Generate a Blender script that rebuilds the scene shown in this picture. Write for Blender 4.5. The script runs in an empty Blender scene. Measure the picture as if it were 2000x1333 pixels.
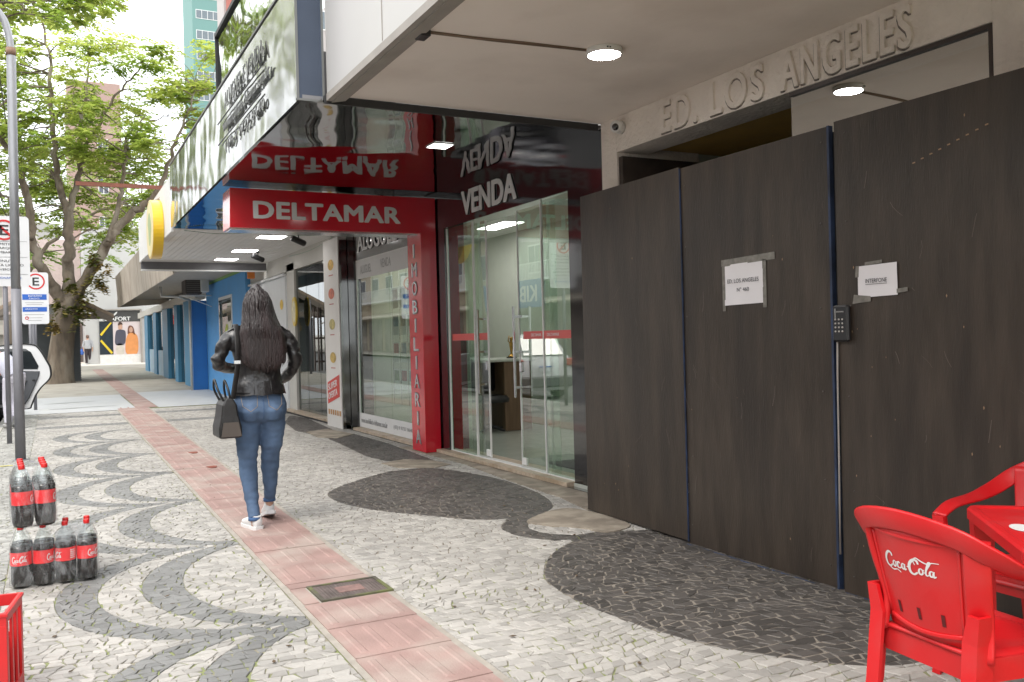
import bpy, bmesh, math, random
from mathutils import Vector, Matrix, noise
random.seed(7)
R = math.radians
scn = bpy.context.scene
COL = scn.collection

# ------------------------------------------------------------------ camera
CH = 1.35
YAW, PITCH, ROLL, FPX = 0.48102, -0.0046083, -0.026108, 1723.5
_f = Vector((math.sin(YAW)*math.cos(PITCH), math.cos(YAW)*math.cos(PITCH), math.sin(PITCH)))
_r = _f.cross(Vector((0, 0, 1))).normalized(); _u = _r.cross(_f)
_r2 = math.cos(ROLL)*_r + math.sin(ROLL)*_u; _u2 = -math.sin(ROLL)*_r + math.cos(ROLL)*_u
cd = bpy.data.cameras.new('camera'); cam = bpy.data.objects.new('camera', cd); COL.objects.link(cam)
mw = Matrix((( _r2.x, _u2.x, -_f.x, 0), (_r2.y, _u2.y, -_f.y, 0), (_r2.z, _u2.z, -_f.z, CH), (0, 0, 0, 1)))
cam.matrix_world = mw
cd.sensor_width = 36; cd.lens = 36*FPX/2000; cd.clip_start = .05; cd.clip_end = 1000
cd.dof.use_dof = False
scn.camera = cam

# ------------------------------------------------------------------ sky, sun, exposure
SUN_EL, SUN_AZ = R(55), R(200)
w = bpy.data.worlds.new('World'); scn.world = w; w.use_nodes = True
nt = w.node_tree; nt.nodes.clear()
sky = nt.nodes.new('ShaderNodeTexSky'); sky.sky_type = 'NISHITA'; sky.sun_disc = False
sky.sun_elevation = SUN_EL; sky.sun_rotation = SUN_AZ; sky.air_density = 1; sky.dust_density = 4
tc = nt.nodes.new('ShaderNodeTexCoord'); nz = nt.nodes.new('ShaderNodeTexNoise'); nz.inputs['Scale'].default_value = 2.2; nz.inputs['Detail'].default_value = 5
nt.links.new(tc.outputs['Generated'], nz.inputs['Vector'])
cr = nt.nodes.new('ShaderNodeValToRGB'); cr.color_ramp.elements[0].position = .35; cr.color_ramp.elements[0].color = (7.6, 7.9, 8.3, 1)
cr.color_ramp.elements[1].position = .65; cr.color_ramp.elements[1].color = (9.6, 9.5, 9.3, 1)
nt.links.new(nz.outputs['Fac'], cr.inputs['Fac'])
mx = nt.nodes.new('ShaderNodeMixRGB'); mx.inputs['Fac'].default_value = .88
bg = nt.nodes.new('ShaderNodeBackground'); bg.inputs['Strength'].default_value = .12
out = nt.nodes.new('ShaderNodeOutputWorld')
nt.links.new(sky.outputs['Color'], mx.inputs['Color1']); nt.links.new(cr.outputs['Color'], mx.inputs['Color2'])
nt.links.new(mx.outputs['Color'], bg.inputs['Color']); nt.links.new(bg.outputs['Background'], out.inputs['Surface'])
sd = bpy.data.lights.new('sun', 'SUN'); sd.energy = .8; sd.angle = R(20); sd.color = (1, .95, .88)
so = bpy.data.objects.new('sun', sd); COL.objects.link(so)
_sd = Vector((-.55, -.35, 1.0)).normalized()   # direction to the sun: over the road, a little behind
so.rotation_euler = _sd.to_track_quat('Z', 'Y').to_euler(); so.location = (-6, -4, 20)
sky.sun_elevation = math.asin(_sd.z); sky.sun_rotation = math.atan2(_sd.x, _sd.y)
scn.view_settings.view_transform = 'Standard'; scn.view_settings.look = 'None'
scn.view_settings.exposure = 1.45; scn.view_settings.gamma = 1
scn.cycles.diffuse_bounces = 5; scn.cycles.max_bounces = 14; scn.cycles.transparent_max_bounces = 24
scn.cycles.caustics_reflective = False; scn.cycles.caustics_refractive = False

# ------------------------------------------------------------------ helpers
def ray(x, y):
    return _r2*((x-1000)/FPX) - _u2*((y-666.5)/FPX) + _f
def at(x, y, X=None, Y=None, z=None):
    """photo pixel -> point of the plane X=, Y= or z= it shows"""
    d = ray(x, y); c = Vector((0, 0, CH))
    t = X/d.x if X is not None else (Y/d.y if Y is not None else (z-CH)/d.z)
    return c + d*t
def GZ(y): return 0.0125*max(0, y-21)
MATS = {}
def lin(c):
    return tuple((v/12.92 if v <= .04045 else ((v+.055)/1.055)**2.4) for v in c)
def mat(name, col, rough=.6, metal=0, var=.12, scale=6, bump=0, bscale=60, detail=5, spec=.5, emit=None, emi=0, stretch=None, dirt=None, dscale=1.5, damt=.5, coat=0, trans=0, col2=None, c2pos=(.45,.6), wavy=0):
    if name in MATS: return MATS[name]
    m = bpy.data.materials.new(name); m.use_nodes = True
    t = m.node_tree; b = t.nodes['Principled BSDF']; L = t.links.new
    b.inputs['Roughness'].default_value = rough; b.inputs['Metallic'].default_value = metal
    b.inputs['Specular IOR Level'].default_value = spec
    if coat: b.inputs['Coat Weight'].default_value = coat; b.inputs['Coat Roughness'].default_value = .08
    g = t.nodes.new('ShaderNodeNewGeometry'); o = t.nodes.new('ShaderNodeTexCoord')
    src = o.outputs['Object']
    if stretch:
        mp = t.nodes.new('ShaderNodeMapping'); mp.inputs['Scale'].default_value = stretch; L(src, mp.inputs['Vector']); src = mp.outputs['Vector']
    n = t.nodes.new('ShaderNodeTexNoise'); n.inputs['Scale'].default_value = scale; n.inputs['Detail'].default_value = detail
    L(src, n.inputs['Vector'])
    mr = t.nodes.new('ShaderNodeMapRange'); mr.inputs['From Min'].default_value = .25; mr.inputs['From Max'].default_value = .75
    mr.inputs['To Min'].default_value = 1-var; mr.inputs['To Max'].default_value = 1+var; L(n.outputs['Fac'], mr.inputs['Value'])
    mixc = t.nodes.new('ShaderNodeVectorMath'); mixc.operation = 'SCALE'; mixc.inputs[0].default_value = col[:3]
    L(mr.outputs['Result'], mixc.inputs['Scale']); c = mixc.outputs['Vector']
    if col2:
        n3 = t.nodes.new('ShaderNodeTexNoise'); n3.inputs['Scale'].default_value = dscale; n3.inputs['Detail'].default_value = 8; L(src, n3.inputs['Vector'])
        m3 = t.nodes.new('ShaderNodeMapRange'); m3.inputs['From Min'].default_value = c2pos[0]; m3.inputs['From Max'].default_value = c2pos[1]; L(n3.outputs['Fac'], m3.inputs['Value'])
        m4 = t.nodes.new('ShaderNodeMath'); m4.operation = 'MULTIPLY'; m4.inputs[1].default_value = damt; L(m3.outputs['Result'], m4.inputs[0])
        mm = t.nodes.new('ShaderNodeMixRGB'); mm.inputs['Color2'].default_value = (*col2, 1); L(m4.outputs[0], mm.inputs['Fac']); L(c, mm.inputs['Color1']); c = mm.outputs['Color']
    L(c, b.inputs['Base Color'])
    rr = t.nodes.new('ShaderNodeMapRange'); rr.inputs['To Min'].default_value = max(0, rough*.85); rr.inputs['To Max'].default_value = min(1, rough*1.15+.01)
    L(n.outputs['Fac'], rr.inputs['Value']); L(rr.outputs['Result'], b.inputs['Roughness'])
    last = None
    if wavy:
        n5 = t.nodes.new('ShaderNodeTexNoise'); n5.inputs['Scale'].default_value = 1.6; n5.inputs['Detail'].default_value = 1; L(o.outputs['Object'], n5.inputs['Vector'])
        b5 = t.nodes.new('ShaderNodeBump'); b5.inputs['Strength'].default_value = 1; b5.inputs['Distance'].default_value = wavy; L(n5.outputs['Fac'], b5.inputs['Height']); last = b5
    if bump:
        n2 = t.nodes.new('ShaderNodeTexNoise'); n2.inputs['Scale'].default_value = bscale; n2.inputs['Detail'].default_value = 6; L(src, n2.inputs['Vector'])
        bp = t.nodes.new('ShaderNodeBump'); bp.inputs['Strength'].default_value = 1; bp.inputs['Distance'].default_value = bump; L(n2.outputs['Fac'], bp.inputs['Height'])
        if last: L(last.outputs['Normal'], bp.inputs['Normal'])
        last = bp
    if last: L(last.outputs['Normal'], b.inputs['Normal'])
    if emit: b.inputs['Emission Color'].default_value = (*emit, 1); b.inputs['Emission Strength'].default_value = emi
    if trans: b.inputs['Transmission Weight'].default_value = trans
    MATS[name] = m; return m
def glass(name, tint=(.86, .93, .88), ior=1.65, rough=0.0, wav=0):
    if name in MATS: return MATS[name]
    m = bpy.data.materials.new(name); m.use_nodes = True; t = m.node_tree; t.nodes.clear(); L = t.links.new
    o = t.nodes.new('ShaderNodeOutputMaterial'); mx = t.nodes.new('ShaderNodeMixShader'); tr = t.nodes.new('ShaderNodeBsdfTransparent')
    gl = t.nodes.new('ShaderNodeBsdfGlossy'); fr = t.nodes.new('ShaderNodeFresnel'); fr.inputs['IOR'].default_value = ior
    tr.inputs['Color'].default_value = (*tint, 1); gl.inputs['Roughness'].default_value = rough; gl.inputs['Color'].default_value = (.95, .97, .96, 1)
    if wav:
        tc = t.nodes.new('ShaderNodeTexCoord'); n = t.nodes.new('ShaderNodeTexNoise'); n.inputs['Scale'].default_value = 1.3; n.inputs['Detail'].default_value = 0
        b = t.nodes.new('ShaderNodeBump'); b.inputs['Distance'].default_value = wav; L(tc.outputs['Object'], n.inputs['Vector']); L(n.outputs['Fac'], b.inputs['Height']); L(b.outputs['Normal'], gl.inputs['Normal'])
    ge = t.nodes.new('ShaderNodeNewGeometry'); sb = t.nodes.new('ShaderNodeMath'); sb.operation = 'SUBTRACT'; sb.inputs[0].default_value = 1; L(ge.outputs['Backfacing'], sb.inputs[1])
    mu = t.nodes.new('ShaderNodeMath'); mu.operation = 'MULTIPLY'; L(fr.outputs['Fac'], mu.inputs[0]); L(sb.outputs[0], mu.inputs[1])
    L(mu.outputs[0], mx.inputs['Fac']); L(tr.outputs[0], mx.inputs[1]); L(gl.outputs[0], mx.inputs[2]); L(mx.outputs[0], o.inputs['Surface'])
    MATS[name] = m; return m

class B:
    """collects shapes, build() links them as ONE mesh object"""
    def __init__(s): s.v = []; s.f = []; s.sm = []
    def add(s, vs, fs, smooth=False):
        n = len(s.v); s.v += [Vector(v) for v in vs]
        for f in fs: s.f.append([i+n for i in f]); s.sm.append(smooth)
        return s
    def box(s, x0, x1, y0, y1, z0, z1):
        v = [(x, y, z) for z in (z0, z1) for y in (y0, y1) for x in (x0, x1)]
        return s.add(v, [(0, 2, 3, 1), (4, 5, 7, 6), (0, 1, 5, 4), (2, 6, 7, 3), (0, 4, 6, 2), (1, 3, 7, 5)])
    def rbox(s, c, size, rz=0, ch=.0, M=None):
        """box about c with chamfered vertical+top edges"""
        hx, hy, hz = size[0]/2, size[1]/2, size[2]/2
        if ch <= 0:
            vs = [Vector((x, y, z)) for z in (-hz, hz) for y in (-hy, hy) for x in (-hx, hx)]
            fs = [(0, 2, 3, 1), (4, 5, 7, 6), (0, 1, 5, 4), (2, 6, 7, 3), (0, 4, 6, 2), (1, 3, 7, 5)]
        else:
            vs = []; fs = []
            def ring(a, b, z):
                c_ = min(ch, a*.9, b*.9)
                return [Vector(p) for p in ((-a, -b+c_, z), (-a+c_, -b, z), (a-c_, -b, z), (a, -b+c_, z), (a, b-c_, z), (a-c_, b, z), (-a+c_, b, z), (-a, b-c_, z))]
            for r_ in (ring(hx-ch, hy-ch, -hz), ring(hx, hy, -hz+ch), ring(hx, hy, hz-ch), ring(hx-ch, hy-ch, hz)): vs += r_
            for k in range(3):
                for i in range(8): fs.append((k*8+i, k*8+(i+1) % 8, (k+1)*8+(i+1) % 8, (k+1)*8+i))
            fs.append(tuple(range(7, -1, -1))); fs.append(tuple(range(24, 32)))
        m = (M or Matrix.Rotation(rz, 4, 'Z'))
        return s.add([m @ v + Vector(c) for v in vs], fs)
    def tube(s, pts, rad, n=8, cap=True, flat=None):
        """tube along points; rad number or list; flat=(axis vector, factor) squashes"""
        pts = [Vector(p) for p in pts]; N = len(pts)
        rad = rad if isinstance(rad, (list, tuple)) else [rad]*N
        vs = []; fs = []; up = None
        for i, p in enumerate(pts):
            t = (pts[min(i+1, N-1)]-pts[max(i-1, 0)])
            t = t.normalized() if t.length > 1e-9 else Vector((0, 0, 1))
            if up is None: up = Vector((0, 0, 1)) if abs(t.z) < .9 else Vector((1, 0, 0))
            a = t.cross(up)
            if a.length < 1e-6: a = t.cross(Vector((0, 1, .1)))
            a.normalize(); b = a.cross(t).normalized(); up = b
            for k in range(n):
                an = 2*math.pi*k/n; d = a*math.cos(an)*rad[i] + b*math.sin(an)*rad[i]
                if flat: ax = Vector(flat[0]).normalized(); d -= ax*d.dot(ax)*(1-flat[1])
                vs.append(p+d)
        for i in range(N-1):
            for k in range(n): fs.append((i*n+k, i*n+(k+1) % n, (i+1)*n+(k+1) % n, (i+1)*n+k))
        if cap: fs.append(tuple(range(n-1, -1, -1))); fs.append(tuple(range((N-1)*n, N*n)))
        return s.add(vs, fs, True)
    def cyl(s, p0, p1, r0, r1=None, n=16): return s.tube([p0, p1], [r0, r0 if r1 is None else r1], n)
    def lathe(s, prof, c=(0, 0, 0), n=20, M=None, smooth=True):
        vs = []; fs = []; c = Vector(c)
        for r_, z in prof:
            for k in range(n):
                a = 2*math.pi*k/n; v = Vector((r_*math.cos(a), r_*math.sin(a), z)); vs.append((M @ v if M else v)+c)
        for i in range(len(prof)-1):
            for k in range(n): fs.append((i*n+k, i*n+(k+1) % n, (i+1)*n+(k+1) % n, (i+1)*n+k))
        fs.append(tuple(range(n-1, -1, -1))); fs.append(tuple(range((len(prof)-1)*n, len(prof)*n)))
        return s.add(vs, fs, smooth)
    def rings(s, rings, cap=True, smooth=True):
        n = len(rings[0]); vs = [p for r_ in rings for p in r_]; fs = []
        for i in range(len(rings)-1):
            for k in range(n): fs.append((i*n+k, i*n+(k+1) % n, (i+1)*n+(k+1) % n, (i+1)*n+k))
        if cap: fs.append(tuple(range(n-1, -1, -1))); fs.append(tuple(range((len(rings)-1)*n, len(rings)*n)))
        return s.add(vs, fs, smooth)
    def loft(s, secs, n=20, cap=True, p=2.0):
        """secs: (centre, rx, ry[, rotation about z]) horizontal superellipse sections"""
        rg = []
        for q in secs:
            c, rx, ry = Vector(q[0]), q[1], q[2]; ro = q[3] if len(q) > 3 else 0
            row = []
            for k in range(n):
                a = 2*math.pi*k/n; ca, sa = math.cos(a), math.sin(a)
                x = rx*math.copysign(abs(ca)**(2/p), ca); y = ry*math.copysign(abs(sa)**(2/p), sa)
                row.append(c+Vector((x*math.cos(ro)-y*math.sin(ro), x*math.sin(ro)+y*math.cos(ro), 0)))
            rg.append(row)
        return s.rings(rg, cap)
    def slab(s, poly, d):
        """planar polygon (3-D points) extruded by vector d"""
        n = len(poly); P = [Vector(p) for p in poly]; d = Vector(d)
        fs = [tuple(range(n-1, -1, -1)), tuple(range(n, 2*n))]+[(i, (i+1) % n, n+(i+1) % n, n+i) for i in range(n)]
        return s.add(P+[p+d for p in P], fs)
    def quad(s, a, b, c, d): return s.add([a, b, c, d], [(0, 1, 2, 3)])
    def build(s, name, m, parent=None, world=True, smooth=None, bevel=0, fix=True):
        me = bpy.data.meshes.new(name)
        vs = s.v
        if parent is not None and world:
            M_ = parent.matrix_basis.copy(); q = parent.parent
            while q is not None: M_ = q.matrix_basis @ M_; q = q.parent
            inv = M_.inverted(); vs = [inv @ v for v in vs]
        me.from_pydata([tuple(v) for v in vs], [], s.f)
        me.polygons.foreach_set('use_smooth', [bool(x) if smooth is None else smooth for x in s.sm])
        if fix and len(s.f) < 60000:
            bm = bmesh.new(); bm.from_mesh(me); bmesh.ops.recalc_face_normals(bm, faces=bm.faces); bm.to_mesh(me); bm.free()
        me.materials.append(m)
        o = bpy.data.objects.new(name, me); COL.objects.link(o)
        if parent is not None: o.parent = parent
        if bevel:
            md = o.modifiers.new('bevel', 'BEVEL'); md.width = bevel; md.segments = 2; md.limit_method = 'ANGLE'; md.angle_limit = R(50)
        return o
def tag(o, label=None, cat=None, group=None, kind=None):
    if label: o['label'] = label
    if cat: o['category'] = cat
    if group: o['group'] = group
    if kind: o['kind'] = kind
    return o
def thing(name, label, cat, loc=(0, 0, 0), rz=0, group=None):
    o = bpy.data.objects.new(name, None); COL.objects.link(o); o.empty_display_size = .1
    o.matrix_basis = Matrix.Translation(Vector(loc)) @ Matrix.Rotation(rz, 4, 'Z')
    o.location = loc; o.rotation_euler = (0, 0, rz)
    return tag(o, label, cat, group)
def struct(o): o['kind'] = 'structure'; return o
def copy_tree(o, parent=None):
    c = o.copy(); COL.objects.link(c); c.parent = parent
    for ch in [x for x in bpy.data.objects if x.parent == o]: copy_tree(ch, c)
    return c
def remesh(b, name, m, parent, voxel=.012, smooth=4, world=True):
    """fuse the closed shapes of b into one continuous skin"""
    o = b.build(name+'_tmp', m, None)
    md = o.modifiers.new('r', 'REMESH'); md.mode = 'VOXEL'; md.voxel_size = voxel; md.use_smooth_shade = True
    ms = o.modifiers.new('s', 'SMOOTH'); ms.iterations = smooth; ms.factor = .5
    dg = bpy.context.evaluated_depsgraph_get(); dg.update(); ev = o.evaluated_get(dg); me = ev.to_mesh()
    nb = B(); nb.v = [v.co.copy() for v in me.vertices]; nb.f = [list(p.vertices) for p in me.polygons]; nb.sm = [True]*len(nb.f)
    ev.to_mesh_clear(); bpy.data.objects.remove(o)
    return nb
_tc = {}
FONT = None
def text_geo(s, bold=0.0, extr=.0, shear=0.0, space=1.0):
    k = (s, shear, space)
    if k in _tc: return _tc[k]
    cu = bpy.data.curves.new('t', 'FONT'); cu.body = s; cu.size = 1
    if FONT: cu.font = FONT
    cu.shear = shear; cu.space_character = space
    cu.extrude = .02; cu.resolution_u = 4; cu.align_x = 'CENTER'
    o = bpy.data.objects.new('t', cu); COL.objects.link(o)
    dg = bpy.context.evaluated_depsgraph_get(); dg.update(); ev = o.evaluated_get(dg); me = ev.to_mesh()
    r_ = ([v.co.copy() for v in me.vertices], [list(p.vertices) for p in me.polygons])
    ev.to_mesh_clear(); bpy.data.objects.remove(o)
    _tc[k] = r_; return r_
def text(b, s, o, u, v, wd=None, ht=None, thick=.004, bold=0.0, shear=0.0, space=1.0, taper=None):
    """lettering added to builder b: o = bottom-left, u,v = unit right/up vectors, fitted to wd x ht"""
    vs, fs = text_geo(s, bold, 0, shear, space)
    if not vs: return b
    x0 = min(p.x for p in vs); x1 = max(p.x for p in vs); y0 = min(p.y for p in vs); y1 = max(p.y for p in vs)
    u = Vector(u).normalized(); v = Vector(v).normalized(); n = u.cross(v)
    if wd is None: wd = ht*(x1-x0)/(y1-y0)
    if ht is None: ht = wd*(y1-y0)/(x1-x0)
    o = Vector(o); q = bold*1.3*min(ht, wd)
    sh = [(0, 0)] if bold <= 0 else [(0, 0), (q, 0), (-q, 0), (0, q*.6), (0, -q*.6), (q*.7, q*.5), (-q*.7, -q*.5), (q*.7, -q*.5), (-q*.7, q*.5)]
    for i, (a, c) in enumerate(sh):
        b.add([o + u*((p.x-x0)/(x1-x0)*wd+a) + v*((p.y-y0)/(y1-y0)*ht+c) + n*((thick+i*.00025)*(1 if p.z > 0 else 0)) for p in vs], fs)
    return b
def interp(pts, n):
    """Catmull-Rom through points, n samples per span"""
    P = [Vector(p) for p in pts]; o = []
    for i in range(len(P)-1):
        a, b, c, d = P[max(i-1, 0)], P[i], P[i+1], P[min(i+2, len(P)-1)]
        for k in range(n):
            t = k/n; o.append(.5*((2*b)+(c-a)*t+(2*a-5*b+4*c-d)*t*t+(3*b-a-3*c+d)*t**3))
    o.append(P[-1]); return o

# ------------------------------------------------------------------ materials
def vcol_mat(name, base, var, rough, moss=None, bump=.0015):
    m = bpy.data.materials.new(name); m.use_nodes = True; t = m.node_tree; b = t.nodes['Principled BSDF']; L = t.links.new
    at_ = t.nodes.new('ShaderNodeAttribute'); at_.attribute_name = 'tone'
    n = t.nodes.new('ShaderNodeTexNoise'); n.inputs['Scale'].default_value = 45; n.inputs['Detail'].default_value = 5
    n2 = t.nodes.new('ShaderNodeTexNoise'); n2.inputs['Scale'].default_value = .9; n2.inputs['Detail'].default_value = 6
    tc = t.nodes.new('ShaderNodeTexCoord'); L(tc.outputs['Object'], n.inputs['Vector']); L(tc.outputs['Object'], n2.inputs['Vector'])
    mr = t.nodes.new('ShaderNodeMapRange'); mr.inputs['To Min'].default_value = 1-var; mr.inputs['To Max'].default_value = 1+var; L(at_.outputs['Fac'], mr.inputs['Value'])
    m2 = t.nodes.new('ShaderNodeMapRange'); m2.inputs['To Min'].default_value = .84; m2.inputs['To Max'].default_value = 1.16; L(n.outputs['Fac'], m2.inputs['Value'])
    m3 = t.nodes.new('ShaderNodeMapRange'); m3.inputs['From Min'].default_value = .3; m3.inputs['From Max'].default_value = .7; m3.inputs['To Min'].default_value = .80; m3.inputs['To Max'].default_value = 1.08; L(n2.outputs['Fac'], m3.inputs['Value'])
    a = t.nodes.new('ShaderNodeMath'); a.operation = 'MULTIPLY'; L(mr.outputs[0], a.inputs[0]); L(m2.outputs[0], a.inputs[1])
    c = t.nodes.new('ShaderNodeMath'); c.operation = 'MULTIPLY'; L(a.outputs[0], c.inputs[0]); L(m3.outputs[0], c.inputs[1])
    s = t.nodes.new('ShaderNodeVectorMath'); s.operation = 'SCALE'; s.inputs[0].default_value = base; L(c.outputs[0], s.inputs['Scale']); L(s.outputs[0], b.inputs['Base Color'])
    b.inputs['Roughness'].default_value = rough
    bp = t.nodes.new('ShaderNodeBump'); bp.inputs['Distance'].default_value = bump; bp.inputs['Strength'].default_value = 1; L(n.outputs['Fac'], bp.inputs['Height']); L(bp.outputs['Normal'], b.inputs['Normal'])
    return m
M_light = vcol_mat('light limestone setts', (.375, .358, .333), .19, .7)
M_grey = vcol_mat('grey basalt setts', (.20, .20, .195), .18, .6)
M_black = vcol_mat('dark basalt setts', (.082, .074, .068), .34, .55)
M_mid = vcol_mat('worn grey setts', (.32, .315, .295), .22, .65)
M_grout = mat('mossy sand joints', (.25, .23, .17), .9, var=.25, scale=12, bump=.003, col2=(.20, .23, .085), dscale=5, c2pos=(.42, .55), damt=.9)
M_grout2 = mat('pale sand joints', (.21, .185, .155), .9, var=.25, scale=14, bump=.003)
M_asph = mat('asphalt', (.13, .13, .13), .85, var=.2, scale=30, bump=.004, bscale=120)
M_conc = mat('worn concrete', (.36, .34, .30), .8, var=.14, scale=3, bump=.002, col2=(.22, .20, .16), dscale=1.2, c2pos=(.5, .68), damt=.55)
M_patch = mat('brown cement patch', (.24, .205, .165), .8, var=.2, scale=7, bump=.004, bscale=30, col2=(.42, .37, .30), dscale=5, c2pos=(.45, .6), damt=.6)
M_white_pave = mat('white washed paving', (.44, .45, .46), .7, var=.07, scale=5, bump=.002, col2=(.45, .45, .43), dscale=2.5, c2pos=(.5, .66), damt=.5)
M_stripe = mat('painted grey stripe', (.30, .31, .31), .7, var=.15, scale=9)
M_tile = mat('pink tactile concrete', (.32, .212, .19), .8, var=.20, scale=4, bump=.002, bscale=90, col2=(.40, .34, .30), dscale=2.2, c2pos=(.46, .64), damt=.65)
M_kerb = mat('kerb stone', (.42, .41, .38), .8, var=.15, bump=.003)
M_iron = mat('rusty cast iron', (.12, .095, .088), .65, metal=.2, var=.4, scale=14, bump=.002)

# ------------------------------------------------------------------ ground, road, pavement
def sheet(name, x0, x1, ys, z, m, label=None):
    b = B(); vs = []
    for y in ys: vs += [(x0, y, z+GZ(y)), (x1, y, z+GZ(y))]
    b.add(vs, [(2*i, 2*i+1, 2*i+3, 2*i+2) for i in range(len(ys)-1)])
    o = b.build(name, m, fix=False); struct(o); return o
struct(B().add([(-400, -300, -.4), (400, -300, -.4), (400, 21, -.4), (-400, 21, -.4), (-400, 500, 5.2), (400, 500, 5.2)], [(0, 1, 2, 3), (3, 2, 5, 4)]).build('ground', M_conc, fix=False))
sheet('road', -10.5, -.86, [-60, 21, 300], -.12, M_asph)
sheet('pavement_base', -.80, 9, [-20, 21, 140], .0035, M_grout)
sheet('far_pavement', -16, -10.5, [-60, 21, 300], .0, M_conc)
kb = B()
for y0, y1 in ((-20, 21), (21, 140)):
    z0, z1 = GZ(y0), GZ(y1)
    kb.add([(-.88, y0, z0-.3), (-.78, y0, z0-.3), (-.78, y0, z0+.012), (-.88, y0, z0+.012), (-.88, y1, z1-.3), (-.78, y1, z1-.3), (-.78, y1, z1+.012), (-.88, y1, z1+.012)],
           [(0, 1, 2, 3), (4, 7, 6, 5), (3, 2, 6, 7), (0, 3, 7, 4), (1, 5, 6, 2)])
struct(kb.build('kerb', M_kerb))

def sx0(y): return 1.095+.008*(y-3.36)
def sx1(y): return 1.535+.0175*(y-3.1)
def poly_px(pts, z=0): return [(p.x, p.y) for p in (at(x, y, z=z) for x, y in pts)]
def smooth_poly(P, n=6):
    N = len(P); o = []
    for i in range(N):
        a, b, c, d = (Vector(P[(i+k) % N]) for k in (-1, 0, 1, 2))
        for k in range(n):
            t = k/n; o.append(tuple(.5*((2*b)+(c-a)*t+(2*a-5*b+4*c-d)*t*t+(3*b-a-3*c+d)*t**3)))
    return o
def inside(P, x, y):
    c = False; j = len(P)-1
    for i in range(len(P)):
        if (P[i][1] > y) != (P[j][1] > y) and x < (P[j][0]-P[i][0])*(y-P[i][1])/(P[j][1]-P[i][1])+P[i][0]: c = not c
        j = i
    return c
E1 = smooth_poly([(2.119, 7.637), (2.33, 7.98), (2.59, 8.237), (2.86, 8.47), (3.104, 8.6), (3.5, 8.5), (3.72, 7.6), (3.68, 6.7), (3.483, 6.047), (3.158, 5.793), (2.775, 5.881), (2.516, 6.24), (2.254, 6.662), (2.105, 7.152)])
E2 = smooth_poly([(2.342, 4.035), (2.41, 4.3), (2.67, 4.68), (2.984, 4.925), (3.271, 4.998), (3.6, 4.9), (4.0, 4.3), (4.1, 3.0), (3.6, 2.45), (3.137, 2.376), (2.848, 2.457), (2.587, 2.749), (2.437, 3.057), (2.36, 3.36), (2.325, 3.724)])
E3 = smooth_poly([(2.75, 5.45), (2.84, 5.66), (3.05, 5.83), (3.3, 5.8), (3.5, 5.5), (3.45, 5.05), (3.2, 4.93), (2.95, 4.98), (2.79, 5.16)])
E3i = smooth_poly([(2.93, 5.42), (3.05, 5.62), (3.2, 5.62), (3.4, 5.4), (3.3, 5.1), (3.1, 5.08), (2.97, 5.2)])
E4 = poly_px([(640, 858), (690, 848), (760, 868), (860, 905), (830, 902), (760, 904), (715, 893), (672, 872)])
E5 = poly_px([(566, 812), (600, 818), (645, 838), (660, 846), (610, 850), (578, 843), (556, 826)])
MAN = (1.20, 1.56, 4.49, 4.80)
def cls(x, y):
    if sx0(y)-.03 < x < sx1(y)+.03: return -1
    if y > 20.55 or x < -.775: return -1
    if x < sx0(y):
        if x < -.27: return 3
        if y > 15.7:
            if abs(y-19.25) < .24 or abs(y-16.95) < .24: return 1
            return 0
        d = abs(((y-4.25) % 1.91)-.955)
        e = lambda x_, A, B_: x_+A*(1-math.sqrt(1-(min(d, .992*B_)/B_)**2))
        return 1 if (e(-.02, .83, 1.0) < x < e(.185, .77, .93) or e(.405, .80, .99) < x < e(.625, .68, .95)) and x < 1.12 else 0
    if abs(y-19.25) < .24 or abs(y-16.95) < .24: return 1
    if inside(E1, x, y) or inside(E2, x, y) or inside(E4, x, y) or inside(E5, x, y): return 2
    if inside(E3, x, y) and not inside(E3i, x, y): return 2
    return 0
acc = {0: [[], [], []], 1: [[], [], []], 2: [[], [], []], 3: [[], [], []]}
def stone(P, k):
    n = len(P); cx = sum(p[0] for p in P)/n; cy = sum(p[1] for p in P)/n
    V, F, T = acc[k]
    # inset every edge a constant width
    def inset(d):
        o = []
        for i in range(n):
            x, y = P[i]; L_ = math.hypot(x-cx, y-cy) or 1e-6; q = max(0, 1-d*1.35/L_); o.append((cx+(x-cx)*q, cy+(y-cy)*q))
        return o
    g_ = random.uniform(.0016, .0036); a = inset(g_); b = inset(g_+.003); z = .0075+random.random()*.0035; tx, ty = random.uniform(-.02, .02), random.uniform(-.02, .02)
    s = len(V)
    V += [(x, y, -.003) for x, y in a]+[(x, y, z-.003+(x-cx)*tx+(y-cy)*ty) for x, y in a]+[(x, y, z+(x-cx)*tx+(y-cy)*ty) for x, y in b]
    for r_ in (0, 1):
        for i in range(n): F.append((s+r_*n+i, s+r_*n+(i+1) % n, s+(r_+1)*n+(i+1) % n, s+(r_+1)*n+i))
    F.append(tuple(range(s+2*n, s+3*n))); T += [random.random()]*(3*n)
def bis(p, q, kp):
    for _ in range(9):
        m = ((p[0]+q[0])/2, (p[1]+q[1])/2)
        if cls(*m) == kp: p = m
        else: q = m
    return ((p[0]+q[0])/2, (p[1]+q[1])/2)
SX, SY = .062, .057
def warp(x, y):
    n1 = noise.noise(Vector((x*.9, y*.9, 3.1))); n2 = noise.noise(Vector((x*.9, y*.9, 9.7)))
    n3 = noise.noise(Vector((x*4.1, y*4.1, 5.1)))
    return x+.16*n1+.015*n3, y+.15*n2+.012*n3
j = 0; y = 1.1
rowc = {}
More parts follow.
